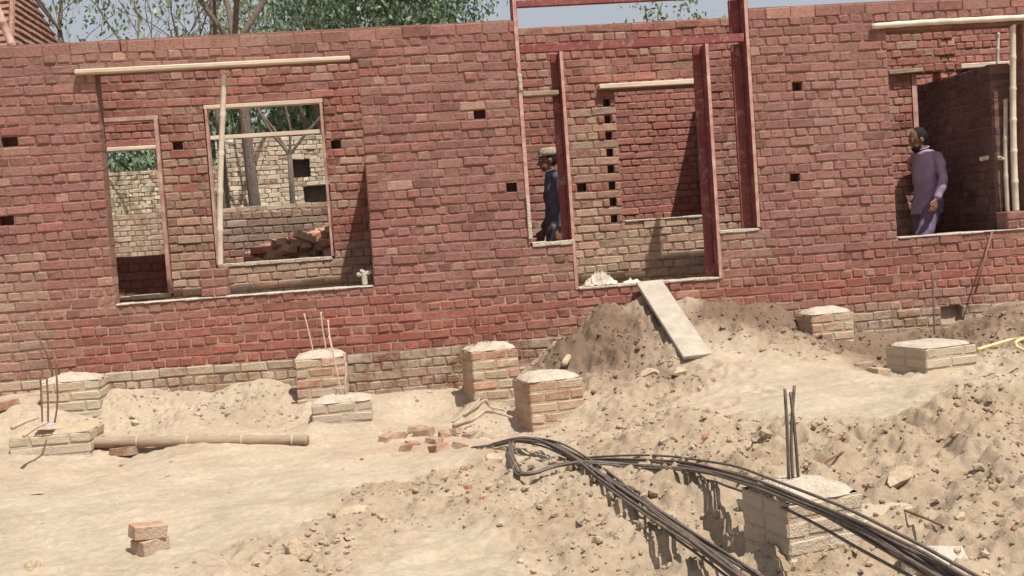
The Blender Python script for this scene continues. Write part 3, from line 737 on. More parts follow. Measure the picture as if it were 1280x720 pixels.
# posts: shaded channel plus a lit face strip, one mesh each with two materials
def post(x, w, z0, z1, y0=-.012, nm='post', fr=df, d=FD, face=.6, lab=None):
    mbx = MB()
    cbox(mbx, (x+w/2, y0+d/2+.006, (z0+z1)/2), (w, d, z1-z0), .003)
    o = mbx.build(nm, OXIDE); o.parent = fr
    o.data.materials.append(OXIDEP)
    # front strip: sunlit tone painted on through the paler material
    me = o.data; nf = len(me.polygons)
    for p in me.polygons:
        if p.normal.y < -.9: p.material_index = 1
    if lab: tag(o, lab)
    return o
post(1.335, .040, zc(23)+.03, zt); post(3.530, .036, zc(23)+.03, zt, d=.24)
post(1.742, .034, zc(28)+.0, 3.27, d=.22); post(3.130, .036, zc(28)+.0, 3.27, d=.24)
def rebate(x0, x1, z0, z1, y=.14):
    mbx = MB(); cbox(mbx, ((x0+x1)/2, y+.02, (z0+z1)/2), (x1-x0, .04, z1-z0), .003); o = mbx.build('rebate', OXIDE); o.parent = df; return o
def beam(x0, x1, z, h, nm='cross_rail', d=.07, mat=OXIDE):
    mbx = MB(); cbox(mbx, ((x0+x1)/2, -.012+d/2+.01, z), (x1-x0, d, h), .003); o = mbx.build(nm, mat); o.parent = df; return o
rebate(1.678, 1.741, zc(23)+.02, 3.27); rebate(3.052, 3.129, zc(28)+.02, 3.27); rebate(3.43, 3.529, zc(23)+.02, 3.27)
rebate(3.43, 3.529, 3.345, 3.69)
beam(1.378, 3.514, 3.31, .075); beam(1.378, 3.514, 3.725, .06)
mbx = MB(); cbox(mbx, (1.55, .10, AY(672,117,.05).z), (.338,.16,.045), .006, jit=.003); o = mbx.build('side_light_rail', GREYW); o.parent = df
for (xx, za, zb) in ((1.352, 2.93, 3.08), (1.345, 1.55, 1.95)):
    mbx = MB(); cbox(mbx, (xx+.008, -.014, (za+zb)/2), (.034, .014, zb-za), .004, jit=.003); o = mbx.build('mortar_smear', MORTCAP); o.parent = df
# window frame (veranda rear wall)
wf = bpy.data.objects.new('window_frame', None); col.objects.link(wf); under(wf, bld); wf.matrix_parent_inverse = Matrix.Translation(bld.location).inverted(); tag(wf, 'thin pinkish window frame in the rear wall of the wide left opening')
y2 = Y2-.015
def fbar(nm, a, b, w, d, mat, fr): mbx = MB(); bar(mbx, a, b, w, d, .003, jit=.002); o = mbx.build(nm, mat); o.parent = fr; return o
x0, x1, z0, z1 = wn
fbar('stile', (x0+.02, y2+.06, z0+.03), (x0+.02, y2+.06, z1-.02), .028, .12, OXIDEP, wf)
fbar('stile', (x1-.02, y2+.06, z0+.03), (x1-.02, y2+.06, z1-.02), .028, .12, OXIDEP, wf)
fbar('top_rail', (x0, y2+.06, z1-.0), (x1, y2+.06, z1-.0), .12, .04, PALEW, wf)
zm_ = AY(330,168,Y2).z
fbar('transom', (x0+.04, y2+.06, zm_), (x1-.04, y2+.06, zm_), .05, .04, PALEW, wf)
wf2 = bpy.data.objects.new('window_frame', None); col.objects.link(wf2); under(wf2, bld); wf2.matrix_parent_inverse = Matrix.Translation(bld.location).inverted(); tag(wf2, 'narrow weathered frame at the far left opening')
x0, x1, z0, z1 = na
fbar('stile', (x1-.02, y2+.06, z0+.03), (x1-.02, y2+.06, z1-.02), .035, .2, OXIDEP, wf2)
fbar('top_rail', (x0, y2+.06, z1), (x1, y2+.06, z1), .14, .04, OXIDEP, wf2)
post(d3[0]+.002, .06, .8, 3.03, Y2-.01, 'door_post', bld, .20).matrix_parent_inverse = Matrix.Translation(bld.location).inverted()
# small brick piers standing on sills
def bstack(nm, cx, cy, z, nxy, courses, colf=red_col, th=.23, label=None, cat=None, par=None, mat=BRICK):
    B = MB(); w, d = nxy
    box(B, (cx-w/2+.012, cy-d/2+.012, z), (cx+w/2-.012, cy+d/2-.012, z+courses*CH-.008), (.30,.20,.15))
    for k in range(courses):
        zz = z+CH*(k+.5)
        nn = max(1, round(w/(.24 if k % 2 else .12)))
        for i in range(nn):
            bw = w/nn
            cbox(B, (cx-w/2+bw*(i+.5), cy+random.uniform(-.003,.003), zz), (bw-.012, d, CH-.012), .009, Matrix.Rotation(random.gauss(0,.01),3,'Z'), colf(cx, zz), .004)
    o = B.build(nm, mat)
    if par: under(o, par)
    if label: tag(o, label, cat)
    return o
p_ = AY(278,360,.12); bstack('sill_pier', -1.56, .12, zc(26)+.01, (.24,.22), 3, par=bld)
p_ = AY(1268,292,.12); bstack('sill_pier', 6.17, .12, zc(25)+.012, (.24,.22), 2, par=bld)

bstack('broken_pier', 6.20, 1.42, zc(6)+.004, (.20,.2), 5, par=bld, colf=lambda x, z: pick(np.array([.42,.20,.13]), .15))
# ------------------------------------------------------------------ bamboo props
def bamboo(name, a, b, r, label, cat='pole', nodes=None, mat=BAMBOO, bend=.01, joints=None):
    a = Vector(a); b = Vector(b); L = (b-a).length; step = joints or .3; pts = []; rr = []
    n = max(3, int(L/step)); side = (b-a).cross(Vector((0,1,0))).normalized()
    for i in range(n):
        for t, k in ((0, 1.0), (.06, .93), (.5, .93), (.90, .95), (.96, 1.12)):
            s = (i+t)/n; pts.append(a.lerp(b, s) + side*bend*math.sin(s*math.pi*1.3)); rr.append(r*k*(1.06-.12*s))
    pts.append(b); rr.append(r*.9)
    mb_ = MB(); tube(mb_, pts, rr, 12); return tag(mb_.build(name, mat, smooth=True, loc=tuple(a)), label, cat)
bamboo('bamboo_pole', AY(275,331,.15)+Vector((0,0,-.01)), AY(279,93,.02), .028, 'slim pale bamboo prop leaning in the wide left opening', nodes=1)
bamboo('bamboo_pole', AY(1270,264,.10), AY(1265,31,.03), .031, 'thickest bamboo prop standing at the right edge under the lintel')
bamboo('bamboo_pole', AY(1260,266,.22), AY(1256,124,.22), .023, 'shorter bamboo prop just left of the thickest one')
bamboo('bamboo_stub', AY(1226,199,.45), AY(1254,197,.22), .024, 'short white stub of pole jutting left from the bamboo props', 'stub', mat=PALEW)
bamboo('thin_stick', AY(1249,97,Y2), AY(1247,42,Y2), .018, 'thin upright stick above the shaded wall on the right', 'stick')
# small forked wooden block on the sill
g = MB(); p = AY(455,358,.1); c0 = Vector((p.x, .1, zc(26)+.012))
cbox(g, c0+Vector((.008,0,.06)), (.05,.05,.12), .012, jit=.006); lump(g, c0+Vector((-.04,0,.105)), .034); lump(g, c0+Vector((.045,0,.112)), .036); lump(g, c0+Vector((0,0,.125)), .036)
tag(g.build('mortar_lump', CONC, loc=tuple(c0)), 'small pale uneven upright lump on the right end of the left sill', 'lump')

# crumpled plastic at the threshold
def crumple(name, c, sx, sy, sz, mat, label, cat, seed=1, n=14):
    random.seed(seed); mb_ = MB(); rows = []
    for i in range(n+1):
        row = []
        for j in range(n+1):
            u = i/n*2-1; v = j/n*2-1
            e = max(0, 1-u*u*.9)*max(0, 1-v*v*.9)
            z = sz*(e*.6+e*random.uniform(-.45,.55)); row.append(len(mb_.v))
            mb_.v.append((c[0]+u*sx*(1+random.uniform(-.12,.12))+random.uniform(-.08,.08)*sx, c[1]+v*sy*(1+random.uniform(-.15,.15)), c[2]+max(0.004, z)))
        rows.append(row)
    for i in range(n):
        for j in range(n):
            q = (rows[i][j], rows[i+1][j], rows[i+1][j+1], rows[i][j+1])
            mb_.face([q[0], q[1], q[2]]); mb_.face([q[0], q[2], q[3]])
    o = mb_.build(name, mat, loc=tuple(c)); md = o.modifiers.new('t', 'SOLIDIFY'); md.thickness = .004
    return tag(o, label, cat)
p = AY(748,352,.1); crumple('plastic_sack', (p.x+.02, .10, zc(28)+.02), .15, .09, .135, SHEET, 'crumpled torn white plastic sack on the door threshold', 'sack', 3, 20)
p = AY(790,352,.1); crumple('cloth_scrap', (p.x, .08, zc(28)+.02), .09, .05, .05, SHEET, 'small flat pale cloth scrap on the threshold beside the sack', 'cloth', 5, 8)

# ------------------------------------------------------------------ ramp board
g = MB(); a1 = AY(811,358,-.03); a = Vector((a1.x, -.03, 1.07)); e = AZ(872,446,.46)
bar(g, a, e, .26, .04, .006, jit=.004)
rb = tag(g.build('ramp_board', BOARD, loc=tuple(a)), 'pale flat plank sloping from the door threshold down the earth mound', 'plank')

# ------------------------------------------------------------------ brick pillar stubs
def pillar(name, cx, cy, w, d, z1, label, rz=0, cap='mound', colf=None, z0=None, capmat=MORTCAP, rebars=(), rmat=RUST, cat='pillar', group=None, bm_=None):
    gz = min(zg1(cx+a*w*.6, cy+b*d*.6) for a in (-1,1) for b in (-1,1))-.15
    n = max(2, int((z1-gz)/CH+.5)); zb = z1-n*CH
    t = empty(name, (cx, cy, gz+.10), label, cat, group, rz)
    B = MB(); colf = colf or (lambda x, z: pick(np.array([.40,.22,.145]) if random.random() < .55 else np.array([.44,.30,.20]), .1))
    oz = gz+.10
    box(B, (-w/2+.012,-d/2+.012, zb-oz), (w/2-.012, d/2-.012, z1-oz-.004), (.40,.29,.20))
    for k in range(n):
        zz = zb+CH*(k+.5)-oz
        if k % 2 == 0:    # stretchers along x on the front/back
            for (i0, i1) in ((-w/2, 0), (0, w/2)):
                for (j0, j1) in ((-d/2, 0), (0, d/2)):
                    cbox(B, ((i0+i1)/2, (j0+j1)/2, zz), (i1-i0-.012, j1-j0-.01, CH-.013), .010, Matrix.Rotation(random.gauss(0,.012),3,'Z'), colf(cx, zz), .005)
        else:
            q = w*.26
            for (i0, i1) in ((-w/2, -w/2+q), (-w/2+q, w/2-q), (w/2-q, w/2)):
                for (j0, j1) in ((-d/2, 0), (0, d/2)):
                    cbox(B, ((i0+i1)/2, (j0+j1)/2, zz), (i1-i0-.012, j1-j0-.01, CH-.013), .010, Matrix.Rotation(random.gauss(0,.012),3,'Z'), colf(cx, zz), .005)
    o = B.build('brickwork', bm_ or FBRICK); o.parent = t
    if cap:
        m_ = MB(); nn = 14; idx = {}
        for i in range(nn+1):
            for j in range(nn+1):
                u = i/nn*2-1; v = j/nn*2-1
                rr = (abs(u)**5+abs(v)**5)**(1/5) if (u or v) else 0
                su = u; sv = v
                if cap == 'mound' and rr > 0:
                    k2 = (1+.05*math.sin(7*math.atan2(v,u)+cx*9)); su *= k2*.98; sv *= k2*.98
                hgt = .012 + (.006 if cap == 'flat' else .035)*max(0, 1-rr**3)*(1+.8*float(fbm(np.array([u*2.5+cx*7]), np.array([v*2.5+cy*3]), 3, 5)[0]))
                if rr > .97: hgt = -.004
                idx[i,j] = len(m_.v); m_.v.append((su*w/2*.97, sv*d/2*.97, z1-oz+hgt))
        for i in range(nn):
            for j in range(nn): m_.face([idx[i,j], idx[i+1,j], idx[i+1,j+1], idx[i,j+1]])
        o = m_.build('mortar_cap', capmat, smooth=True); o.parent = t
    for pts in rebars:
        m_ = MB(); tube(m_, smoothpath([Vector(p)-Vector((cx, cy, oz)) if rz == 0 else Matrix.Rotation(-rz,3,'Z') @ (Vector(p)-Vector((cx,cy,oz))) for p in pts], 4), .0075, 6)
        o = m_.build('rebar', rmat, smooth=True); o.parent = t
    return t
def pz(px, py, y): return AY(px, py, y)
# A: the round-capped one in the middle
y = -.62; cx = AY(616,470,y-.21).x; zt_ = AY(618,437,y-.21).z
pillar('brick_pillar', cx, y, .43, .42, zt_, 'tall brick pillar stub with rounded white mortar cap near the middle', rz=R(10), bm_=PBRICK, rebars=[[AY(594,436,y), AY(590,400,y), AY(584,382,y+.03)], [AY(613,428,y), AY(611,400,y), AY(611,385,y)], [AY(597,432,y+.05),AY(592,415,y+.05),AY(596,395,y)]], rmat=RUST)
# B: in front of it, steel beside
y = -1.32; cx = AY(691,510,y-.23).x; zt_ = AY(690,475,y-.23).z
pillar('brick_pillar', cx, y, .47, .46, zt_, 'square brick pillar stub with white top behind the steel bars', rz=R(11), bm_=PBRICK)
# C: left of middle, two steps
y = -.45; cx = AY(402,480,y-.2).x; zt_ = AY(402,447,y-.2).z
pale2 = lambda x, z: pick(np.array([.48,.33,.23]) if random.random() < .6 else np.array([.42,.24,.165]), .08)
pillar('brick_pillar', cx, y, .44, .42, zt_, 'pale brick pillar stub by the wall with bent bars left of the middle', colf=pale2, bm_=PBRICK, rmat=DUSTY,
       rebars=[[AY(408,440,y), AY(403,410,y), AY(401,390,y)], [AY(392,442,y+.1), AY(386,415,y+.1), AY(380,392,y+.1)], [AY(417,442,y-.1), AY(412,420,y-.05), AY(410,400,y)]])
y = -1.05; cx = AY(428,520,y-.16).x; zt_ = AY(428,503,y-.16).z
pillar('brick_block', cx, y, .50, .30, zt_, 'low pale brick step in front of the pillar with bent bars', colf=pale2, rmat=DUSTY, rebars=[[AY(427,494,y), AY(421,465,y), AY(416,440,y), AY(411,420,y+.03)], [AY(431,492,y), AY(432,460,y), AY(429,440,y)]], cat='step')
# D: left, pale wide pier by the wall and the block before it
y = -.42; cx = AY(86,500,y-.2).x; zt_ = AY(86,477,y-.2).z
pillar('brick_pillar', cx, y, .50, .36, zt_, 'cream dusted brick pillar against the wall at the left', colf=lambda x, z: pick(np.array([.50,.37,.24]), .07),
       rebars=[[AY(66,480,y+.08), AY(62,450,y), AY(40,408,y-.05)], [AY(70,480,y+.08), AY(74,462,y), AY(64,440,y)]], rmat=RUST)
y = -1.15; cx = AY(62,560,y-.25).x; zt_ = AY(62,543,y-.25).z
pillar('plastered_block', cx, y, .62, .5, zt_, 'wide mud plastered block low at the left with upright bars', colf=lambda x, z: pick(np.array([.48,.36,.23]), .05), capmat=ROCK, cat='block',
       rebars=[[AY(53,532,y), AY(52,500,y), AY(50,466,y)], [AY(60,532,y), AY(60,500,y), AY(58,468,y)], [AY(68,530,y), AY(72,500,y), AY(70,455,y), AY(74,462,y)]], rmat=RUST)
# E: right, against the wall
y = -.42; cx = AY(1038,410,y-.12).x; zt_ = AY(1038,391,y-.12).z
pillar('brick_pillar', cx, y, .44, .30, zt_, 'low brick pillar with whitish broken top beside the right mound', rz=R(8), colf=pale2, bm_=PBRICK)
# F: right front block
y = -1.75; cx = AY(1178,450,y-.2).x; zt_ = AY(1178,432,y-.2).z
pillar('brick_pillar', cx, y, .52, .50, zt_, 'low brick block with shaded end and one upright bar at the right', rz=R(15), cap='flat', colf=lambda x, z: pick(np.array([.48,.34,.23]), .08),
       rebars=[[AY(1168,418,y), AY(1167,380,y), AY(1165,338,y)]], rmat=STEEL)
# G: front right pier under the bars
cG = AZ(1000,606,.33)
pillar('brick_pillar', cG.x, cG.y, .42, .42, .31, 'nearest brick pier with white top and three bars standing in the lower right', rz=R(13), colf=lambda x, z: pick(np.array([.50,.38,.26]), .08), rmat=STEEL,
       rebars=[[AY(986,598,cG.y), AY(984,540,cG.y), AY(981,486,cG.y)], [AY(991,600,cG.y), AY(989,545,cG.y), AY(993,482,cG.y)], [AY(998,600,cG.y+.03), AY(994,545,cG.y), AY(988,490,cG.y)]])
pH = AZ(1085,640,.13); pillar('brick_block', pH.x-.02, pH.y, .40, .3, .16, 'low dusty brick ledge on the right of the nearest pier', rz=R(28), colf=lambda x, z: pick(np.array([.48,.36,.24]), .06), cap=None, cat='block')

# ------------------------------------------------------------------ pole lying on the ground
a = AZ(113,554,.16); b = AZ(385,550,.19)
for _ in range(12):
    a = AZ(113,553,.5*a.z+.5*(zg1(a.x, a.y)+.04)); b = AZ(385,550,.5*b.z+.5*(zg1(b.x, b.y)+.04))
bamboo('lying_pole', a, b, .045, 'thick grey brown jointed pole lying on the ground at the left', mat=mat_noise('weathered_pole', (.24,.17,.115), (.36,.27,.19), 9, .85, .5, .006, stretch=(.5,4,4)), joints=.42, bend=.0)
for k_ in (.22,.45,.70,.93):
    q = a.lerp(b, k_); dq = (b-a).normalized()*.009; m_ = MB(); tube(m_, [q-dq, q+dq], .0465, 12); o = m_.build('joint_band', TWIG, smooth=True, loc=tuple(a)); o.parent = bpy.data.objects['lying_pole']; o.location = (0,0,0); o.data.transform(Matrix.Identity(4))

# ------------------------------------------------------------------ loose bricks, rocks
def one_brick(c, rz, tilt=(0,0), s=(.235,.112,.075), colr=None, label='', group=None, nm='brick'):
    m_ = MB(); cbox(m_, (0,0,0), s, .004, None, colr or pick(np.array([.40,.20,.13])), .004)
    o = m_.build(nm, PBRICK); o.location = c; o.rotation_euler = (tilt[0], tilt[1], rz); return tag(o, label, 'brick', group)
p = AZ(188,684,.035); z0_ = zg1(p.x, p.y)
one_brick((p.x, p.y, z0_+.04), R(47), label='lower brick of the small pile of two on the pale foreground', s=(.17,.125,.075))
one_brick((p.x-.005, p.y-.0, z0_+.118), R(28), (.05,.10), label='upper tilted brick of the pile of two on the foreground', s=(.18,.125,.075))
def rock(px, py, z, r, label, colr=(1,1,1), mat=ROCK, nm='rock', sub=2, flat=.7):
    p = AZ(px, py, z); z = zg1(p.x, p.y); m_ = MB()
    import bmesh
    bm = bmesh.new(); bmesh.ops.create_icosphere(bm, subdivisions=3, radius=1)
    sx, sy, sz = random.uniform(.9,1.3), random.uniform(.8,1.1), flat
    o1 = random.uniform(0,50)
    for v in bm.verts:
        q = v.co.copy()
        # angular: clamp against a few random planes
        v.co = q
    for _ in range(14):
        nrm = Vector((random.gauss(0,1), random.gauss(0,1), random.gauss(0,1))).normalized(); dlim = random.uniform(.42,.72)
        for v in bm.verts:
            e = v.co.dot(nrm)-dlim
            if e > 0: v.co -= nrm*e
    for v in bm.verts: v.co = Vector((v.co.x*sx, v.co.y*sy, v.co.z*sz))*r*1.25*(1+.02*math.sin(v.co.x*9+o1)*math.sin(v.co.y*11))
    me = bpy.data.meshes.new(nm); bm.to_mesh(me); bm.free(); me.materials.append(mat)
    ca = me.color_attributes.new('Col', 'FLOAT_COLOR', 'CORNER'); ca.data.foreach_set('color', [v for _ in me.loops for v in (*colr, 1)])
    o = bpy.data.objects.new(nm, me); col.objects.link(o); o.location = (p.x, p.y, z+r*flat*.35); o.rotation_euler.z = random.uniform(0,6)
    return tag(o, label, 'rock' if nm == 'rock' else nm.replace('_',' '))
rock(372,702,0,.085,'dull brown rock near the bottom edge left of centre')
rock(436,655,0,.10,'flattish tan rock on the foreground above the bottom brown one', flat=.45)
rock(40,714,0,.07,'small stone at the very bottom left corner', flat=.6)
rock(1172,692,.1,.15,'pale angular concrete lump at the lower right', mat=CONC, nm='concrete_lump')
rock(1125,617,.15,.09,'tan rock sitting right of the nearest pier')
rock(938,660,.0,.07,'small pale stone at the left foot of the nearest pier', mat=CONC)
rock(1040,428,.3,.11,'brown lump below the low pillar by the right mound', flat=.6)
rock(50,632,0,.045,'little dark stone on the smooth track at the left', flat=.4)
rock(622,590,.03,.07,'lump of earth left of the steel loop')
rock(850,470,.35,.09,'stone on the left flank of the mound below the plank')
rock(815,478,.3,.07,'smaller stone left of the one below the plank')
# broken brick bits by the middle pillars
bits = [(485,552),(500,549),(515,556),(530,545),(543,553),(556,547),(522,541),(508,560),(575,556),(548,562),(590,545),(566,540)]
for i, (a_, b_) in enumerate(bits):
    p = AZ(a_, b_, .08); s = random.uniform(.06,.13)
    m_ = MB(); cbox(m_, (0,0,0), (s*1.2, s*.8, s*.55), .003, None, pick(np.array([.38,.21,.14])), .010)
    o = m_.build('brick_fragment', PBRICK); o.location = (p.x, p.y, zg1(p.x, p.y)+s*.15); o.rotation_euler = (random.uniform(-.3,.3), random.uniform(-.3,.3), random.uniform(0,6))
    tag(o, 'orange red broken brick piece scattered left of the square pillar', 'brick piece', 'broken brick pieces left of the square pillar')
for i, (a_, b_, lb) in enumerate([(1075,470,'half buried dark brick in the trench on the right'), (1100,487,'pale half brick at the edge of the trench'), (155,566,'reddish brick half buried below the lying pole'), (12,560,'orange brick piece beside the mud plastered block')]):
    p = AZ(a_, b_, .2 if i < 2 else .1); one_brick((p.x, p.y, zg1(p.x, p.y)+.02), R(20+70*i), (.1,.05), label=lb, s=(.2,.11,.07), colr=pick(np.array([.30,.16,.10] if i != 1 else [.45,.33,.22])))
# brick dump in the room seen through the window
for i in range(240):
    u = random.random(); x = random.uniform(-1.5,-.25); y = 2.75+random.uniform(-.35,.45); hh = .98*(.86+.18*min(1, (x+1.4)/.8))
    z = .78+random.random()**.16*hh
    if x < -1.6 or x > -.2: continue
    one_brick((x, y, z), random.uniform(0,6), (random.gauss(0,.22), random.gauss(0,.22)), colr=pick(np.array([.44,.19,.12]), .15), label='loose orange red brick in the heap behind the left window', group='bricks heaped behind the left window')

# twisted dry roots / sticks beside pillar
def stick(px, pz_, r, label, nm='root', mat=TWIG, cat='root'):
    pts = [AZ(a_, b_, c_) for (a_, b_, c_) in pz_]; m_ = MB(); P = smoothpath(pts, 5)
    rr = [r*(1-.5*i/len(P))*(1+.15*math.sin(i*1.7)) for i in range(len(P))]
    tube(m_, P, rr, 7); return tag(m_.build(nm, mat, smooth=True, loc=tuple(pts[0])), label, cat)
stick(0, [(567,533,.14),(590,525,.20),(606,515,.24),(622,516,.25),(640,522,.2)], .018, 'pale twisted root lying in front of the rounded pillar')
stick(0, [(580,520,.2),(596,510,.27),(606,500,.33),(612,508,.27),(628,512,.24)], .014, 'second pale root crossing above the twisted one')
stick(0, [(565,528,.15),(585,514,.22),(600,498,.3)], .011, 'thin forked root at the foot of the rounded pillar')
stick(0, [(15,535,.36),(30,528,.38),(48,522,.40)], .018, 'dry stick on the mud plastered block')
stick(0, [(30,545,.38),(45,535,.40),(60,528,.41)], .014, 'thin stick beside the mauve rag')
# mound root / cloth-like clumps left of ramp
for i, pts in enumerate([[(705,455,.45),(725,425,.55),(742,418,.58),(765,420,.6)], [(742,425,.56),(750,440,.45),(762,462,.33)]]):
    stick(0, pts, .03, ['thick earthy root over the heap left of the plank','earthy root hanging down the heap left of the plank'][i], mat=ROCK)
stick(0, [(1120,634,.16),(1150,645,.18),(1180,658,.16),(1200,668,.12)], .008, 'thin dark wire lying at the lower right', nm='wire', mat=RUST, cat='wire')
stick(0, [(1005,585,.24),(1030,578,.25),(1058,562,.27)], .010, 'dark twig behind the nearest pier', nm='twig', mat=RUST, cat='twig')
stick(0, [(868,655,.02),(890,640,.05),(908,615,.12)], .012, 'dark stick left of the nearest pier', nm='twig', mat=RUST, cat='twig')
stick(0, [(1218,362,.62),(1228,330,.8),(1236,302,1.0),(1240,290,1.08)], .012, 'x', nm='leaning_rod', mat=RUST, cat='rod')
bpy.data.objects.remove(bpy.data.objects['leaning_rod'])
m_ = MB(); tube(m_, [AY(1219,366,-.16), AY(1240,290,-.02)], .010, 7); tag(m_.build('leaning_rod', RUST, smooth=True, loc=tuple(AY(1219,366,-.16))), 'dark rusty rod leaning against the wall below the right opening', 'rod')
m_ = MB(); P = smoothpath([AZ(1222,437,.50), AZ(1245,430,.52), AZ(1270,424,.54), AZ(1300,428,.55), AZ(1330,445,.5)], 6); tube(m_, P, .013, 8)
P = smoothpath([AZ(1292,420,.55), AZ(1272,426,.56), AZ(1272,434,.52), AZ(1290,442,.5)], 6); tube(m_, P, .013, 8)
tag(m_.build('hose', YEL, smooth=True, loc=tuple(P[0])), 'pale yellow hose looped on the ground at the right edge', 'hose')
p = AZ(57,528,.40); crumple('rag', (p.x, p.y, zt_*0+AY(57,530,-1.3).z), .07, .05, .04, PINKC, 'small mauve rag at the foot of the upright bars', 'rag', 9, 6)

# ------------------------------------------------------------------ steel reinforcement bars
def bundle_path(pts): return [AZ(a_, b_, c_) for (a_, b_, c_) in pts]
p1 = [(590,562,.10),(620,556,.15),(650,550,.19),(685,555,.19),(722,573,.17),(765,603,.15),(810,636,.13),(870,678,.13),(935,724,.13),(1030,792,.13)]
p2 = [(662,591,.06),(700,579,.10),(760,575,.15),(830,578,.21),(890,588,.28),(950,606,.36),(1050,648,.40),(1120,686,.39),(1185,724,.37),(1320,800,.32)]
hair = [(1320,806,.30),(1175,724,.34),(1045,650,.37),(945,608,.33),(880,590,.26),(800,583,.18),(740,579,.19),(695,583,.17),(664,593,.15),(648,589,.14),(638,570,.16),(640,553,.18),(655,549,.20),(690,557,.20),(724,575,.18),(768,605,.16),(812,638,.14),(872,680,.14),(935,726,.14),(1025,792,.14)]
def steelbar(path, k, spread, label, group):
    P = smoothpath(bundle_path(path), 5); m_ = MB(); out = []
    a1 = ((k*2/5-1) if path is hair else random.uniform(-1,1))*spread; a2 = random.uniform(-.55,.7)*spread; ph = random.uniform(0,6)
    n = len(P)
    for i, p in enumerate(P):
        t = (P[min(i+1,n-1)]-P[max(i-1,0)]).normalized(); s = t.cross(Vector((0,0,1))).normalized(); u = s.cross(t)
        f = .30+.80*(i/n)+.2*math.sin(i/n*5+ph)
        q = p+s*a1*f+u*a2*f+s*(.012*math.sin(i*.31+ph*2)+.003*math.sin(i*.9+ph*5))+u*.002*math.sin(i*.7+ph*3); out.append(q)
    zz = zg(np.array([q.x for q in out]), np.array([q.y for q in out]))
    if path is not hair:
        for q, z_ in zip(out, zz): q.z = max(q.z, z_+.01)
    tube(m_, out, .0068, 6)
    return tag(m_.build('rebar', STEEL, smooth=True, loc=tuple(out[0])), label, 'steel bar', group)
for k in range(7): steelbar(p1 if k % 2 else p1[1:], k, .075, 'long dark steel bar in the bundle running down to the bottom centre', 'steel bars running to the bottom centre')
for k in range(10): steelbar(p2, k, .062, 'long dark steel bar in the bundle arching over the nearest pier', 'steel bars arching over the nearest pier')
for k in range(6): steelbar(hair, k, .018, 'hairpin steel bar bent round at the square pillar and lying in both bundles', 'hairpin bent steel bars')
p3 = [(640,600,.03),(700,590,.05),(760,592,.08),(850,598,.14),(920,612,.22),(1010,650,.3),(1110,706,.3),(1200,760,.28)]
steelbar(p3, 0, .01, 'single steel bar sagging below the arching bundle', None)

# ------------------------------------------------------------------ trees
def leaf(mb_, c, s, colr):
    colr = tuple(v*1.45 for v in colr)
    e = Euler((random.uniform(0,6), random.uniform(0,6), random.uniform(0,6))).to_matrix()
    vs = [tuple(Vector(c)+e @ Vector(v)*s) for v in ((-.5,0,0),(-.1,-.28,.05),(.6,0,-.04),(-.1,.28,.05))]
    mb_.add(vs, [(0,1,2),(0,2,3)], colr)
def tree(name, x, y, h, trunk_h, spread, nl, label, seed, ls=.16, lean=(0,0), levels=5, tr=.16, cols=((.075,.115,.045),(.05,.085,.035),(.12,.15,.07)), leafr=.5, z0=.7):
    random.seed(seed); br = MB(); lv = MB(); tr_ = MB(); tips = []
    def grow(p, d, L, r, lev, mb_):
        n = 4; pts = [p]; rr = [r]; q = p.copy(); dd = d.copy()
        for i in range(n):
            dd = (dd + Vector((random.gauss(0,.13 if lev else .03), random.gauss(0,.13 if lev else .03), random.gauss(.03,.07)))).normalized(); q = q+dd*(L/n); pts.append(q.copy()); rr.append(r*(1-.35*(i+1)/n))
        tube(mb_, pts, rr, 7 if lev < 2 else 5, cap=(lev == 0 or lev >= levels))
        if lev >= levels-1: tips.extend(pts[1:])
        if lev >= levels: return
        k = random.choice((2,3,3)) if lev else 4
        for i in range(k):
            s = pts[-1] if i < 2 or lev == 0 else pts[random.choice((2,3))]
            az = random.uniform(0,6.28)+i*2.1; tl = random.uniform(.35,.8)*(spread if lev < 2 else 1)
            nd = (dd + Vector((math.cos(az)*tl, math.sin(az)*tl, random.uniform(-.1,.25)))).normalized()
            grow(s, nd, L*random.uniform(.62,.82), rr[-1]*random.uniform(.55,.74), lev+1, br)
    grow(Vector((0,0,-.2)), Vector((lean[0], lean[1], 1)).normalized(), trunk_h, tr, 0, tr_)
    t = empty(name, (x, y, z0), label, 'tree')
    for o in (tr_.build('trunk', BARK, smooth=True), br.build('branches', BARK, smooth=True)): o.parent = t
    if nl:
        for i in range(nl):
            c = random.choice(tips) + Vector((random.gauss(0,leafr), random.gauss(0,leafr), random.gauss(0,leafr*.8))); cl = random.choice(cols); k = random.uniform(.7,1.3)
            leaf(lv, c, ls*random.uniform(.6,1.3), tuple(v*k for v in cl))
        o = lv.build('crown', LEAF); o.parent = t
    return t
def TX(px, y): return AY(px, 100, y).x
tree('bare_tree', TX(312,9.5), 9.5, 8, 4.6, 1.0, 200, 'nearly bare many branched tree behind the left window', 11, .13, levels=6, tr=.12, leafr=.25)
tree('bare_tree', TX(215,12), 12, 8, 2.6, 1.3, 220, 'sparse branching tree rising above the left part of the wall', 12, .13, levels=6, tr=.09, leafr=.3)
tree('bare_tree', TX(272,10.2), 10.2, 8, 4.4, 1.0, 200, 'dark slim tree trunk at the left side of the left window', 16, .13, levels=6, tr=.09, leafr=.3)
tree('bare_tree', TX(352,10.4), 10.4, 8, 2.8, 1.3, 350, 'twiggy tree with a few leaves above the middle of the left lintel', 21, .13, levels=6, tr=.07, leafr=.3, cols=((.14,.19,.09),(.10,.14,.07)))
GL = ((.10,.135,.08),(.07,.10,.06),(.15,.18,.115))
tree('leafy_tree', TX(105,15), 15, 8, 3.6, 1.0, 2000, 'leafy green tree beside the sloping roof at the far left', 13, .14, levels=4, tr=.17, leafr=.42, cols=GL)
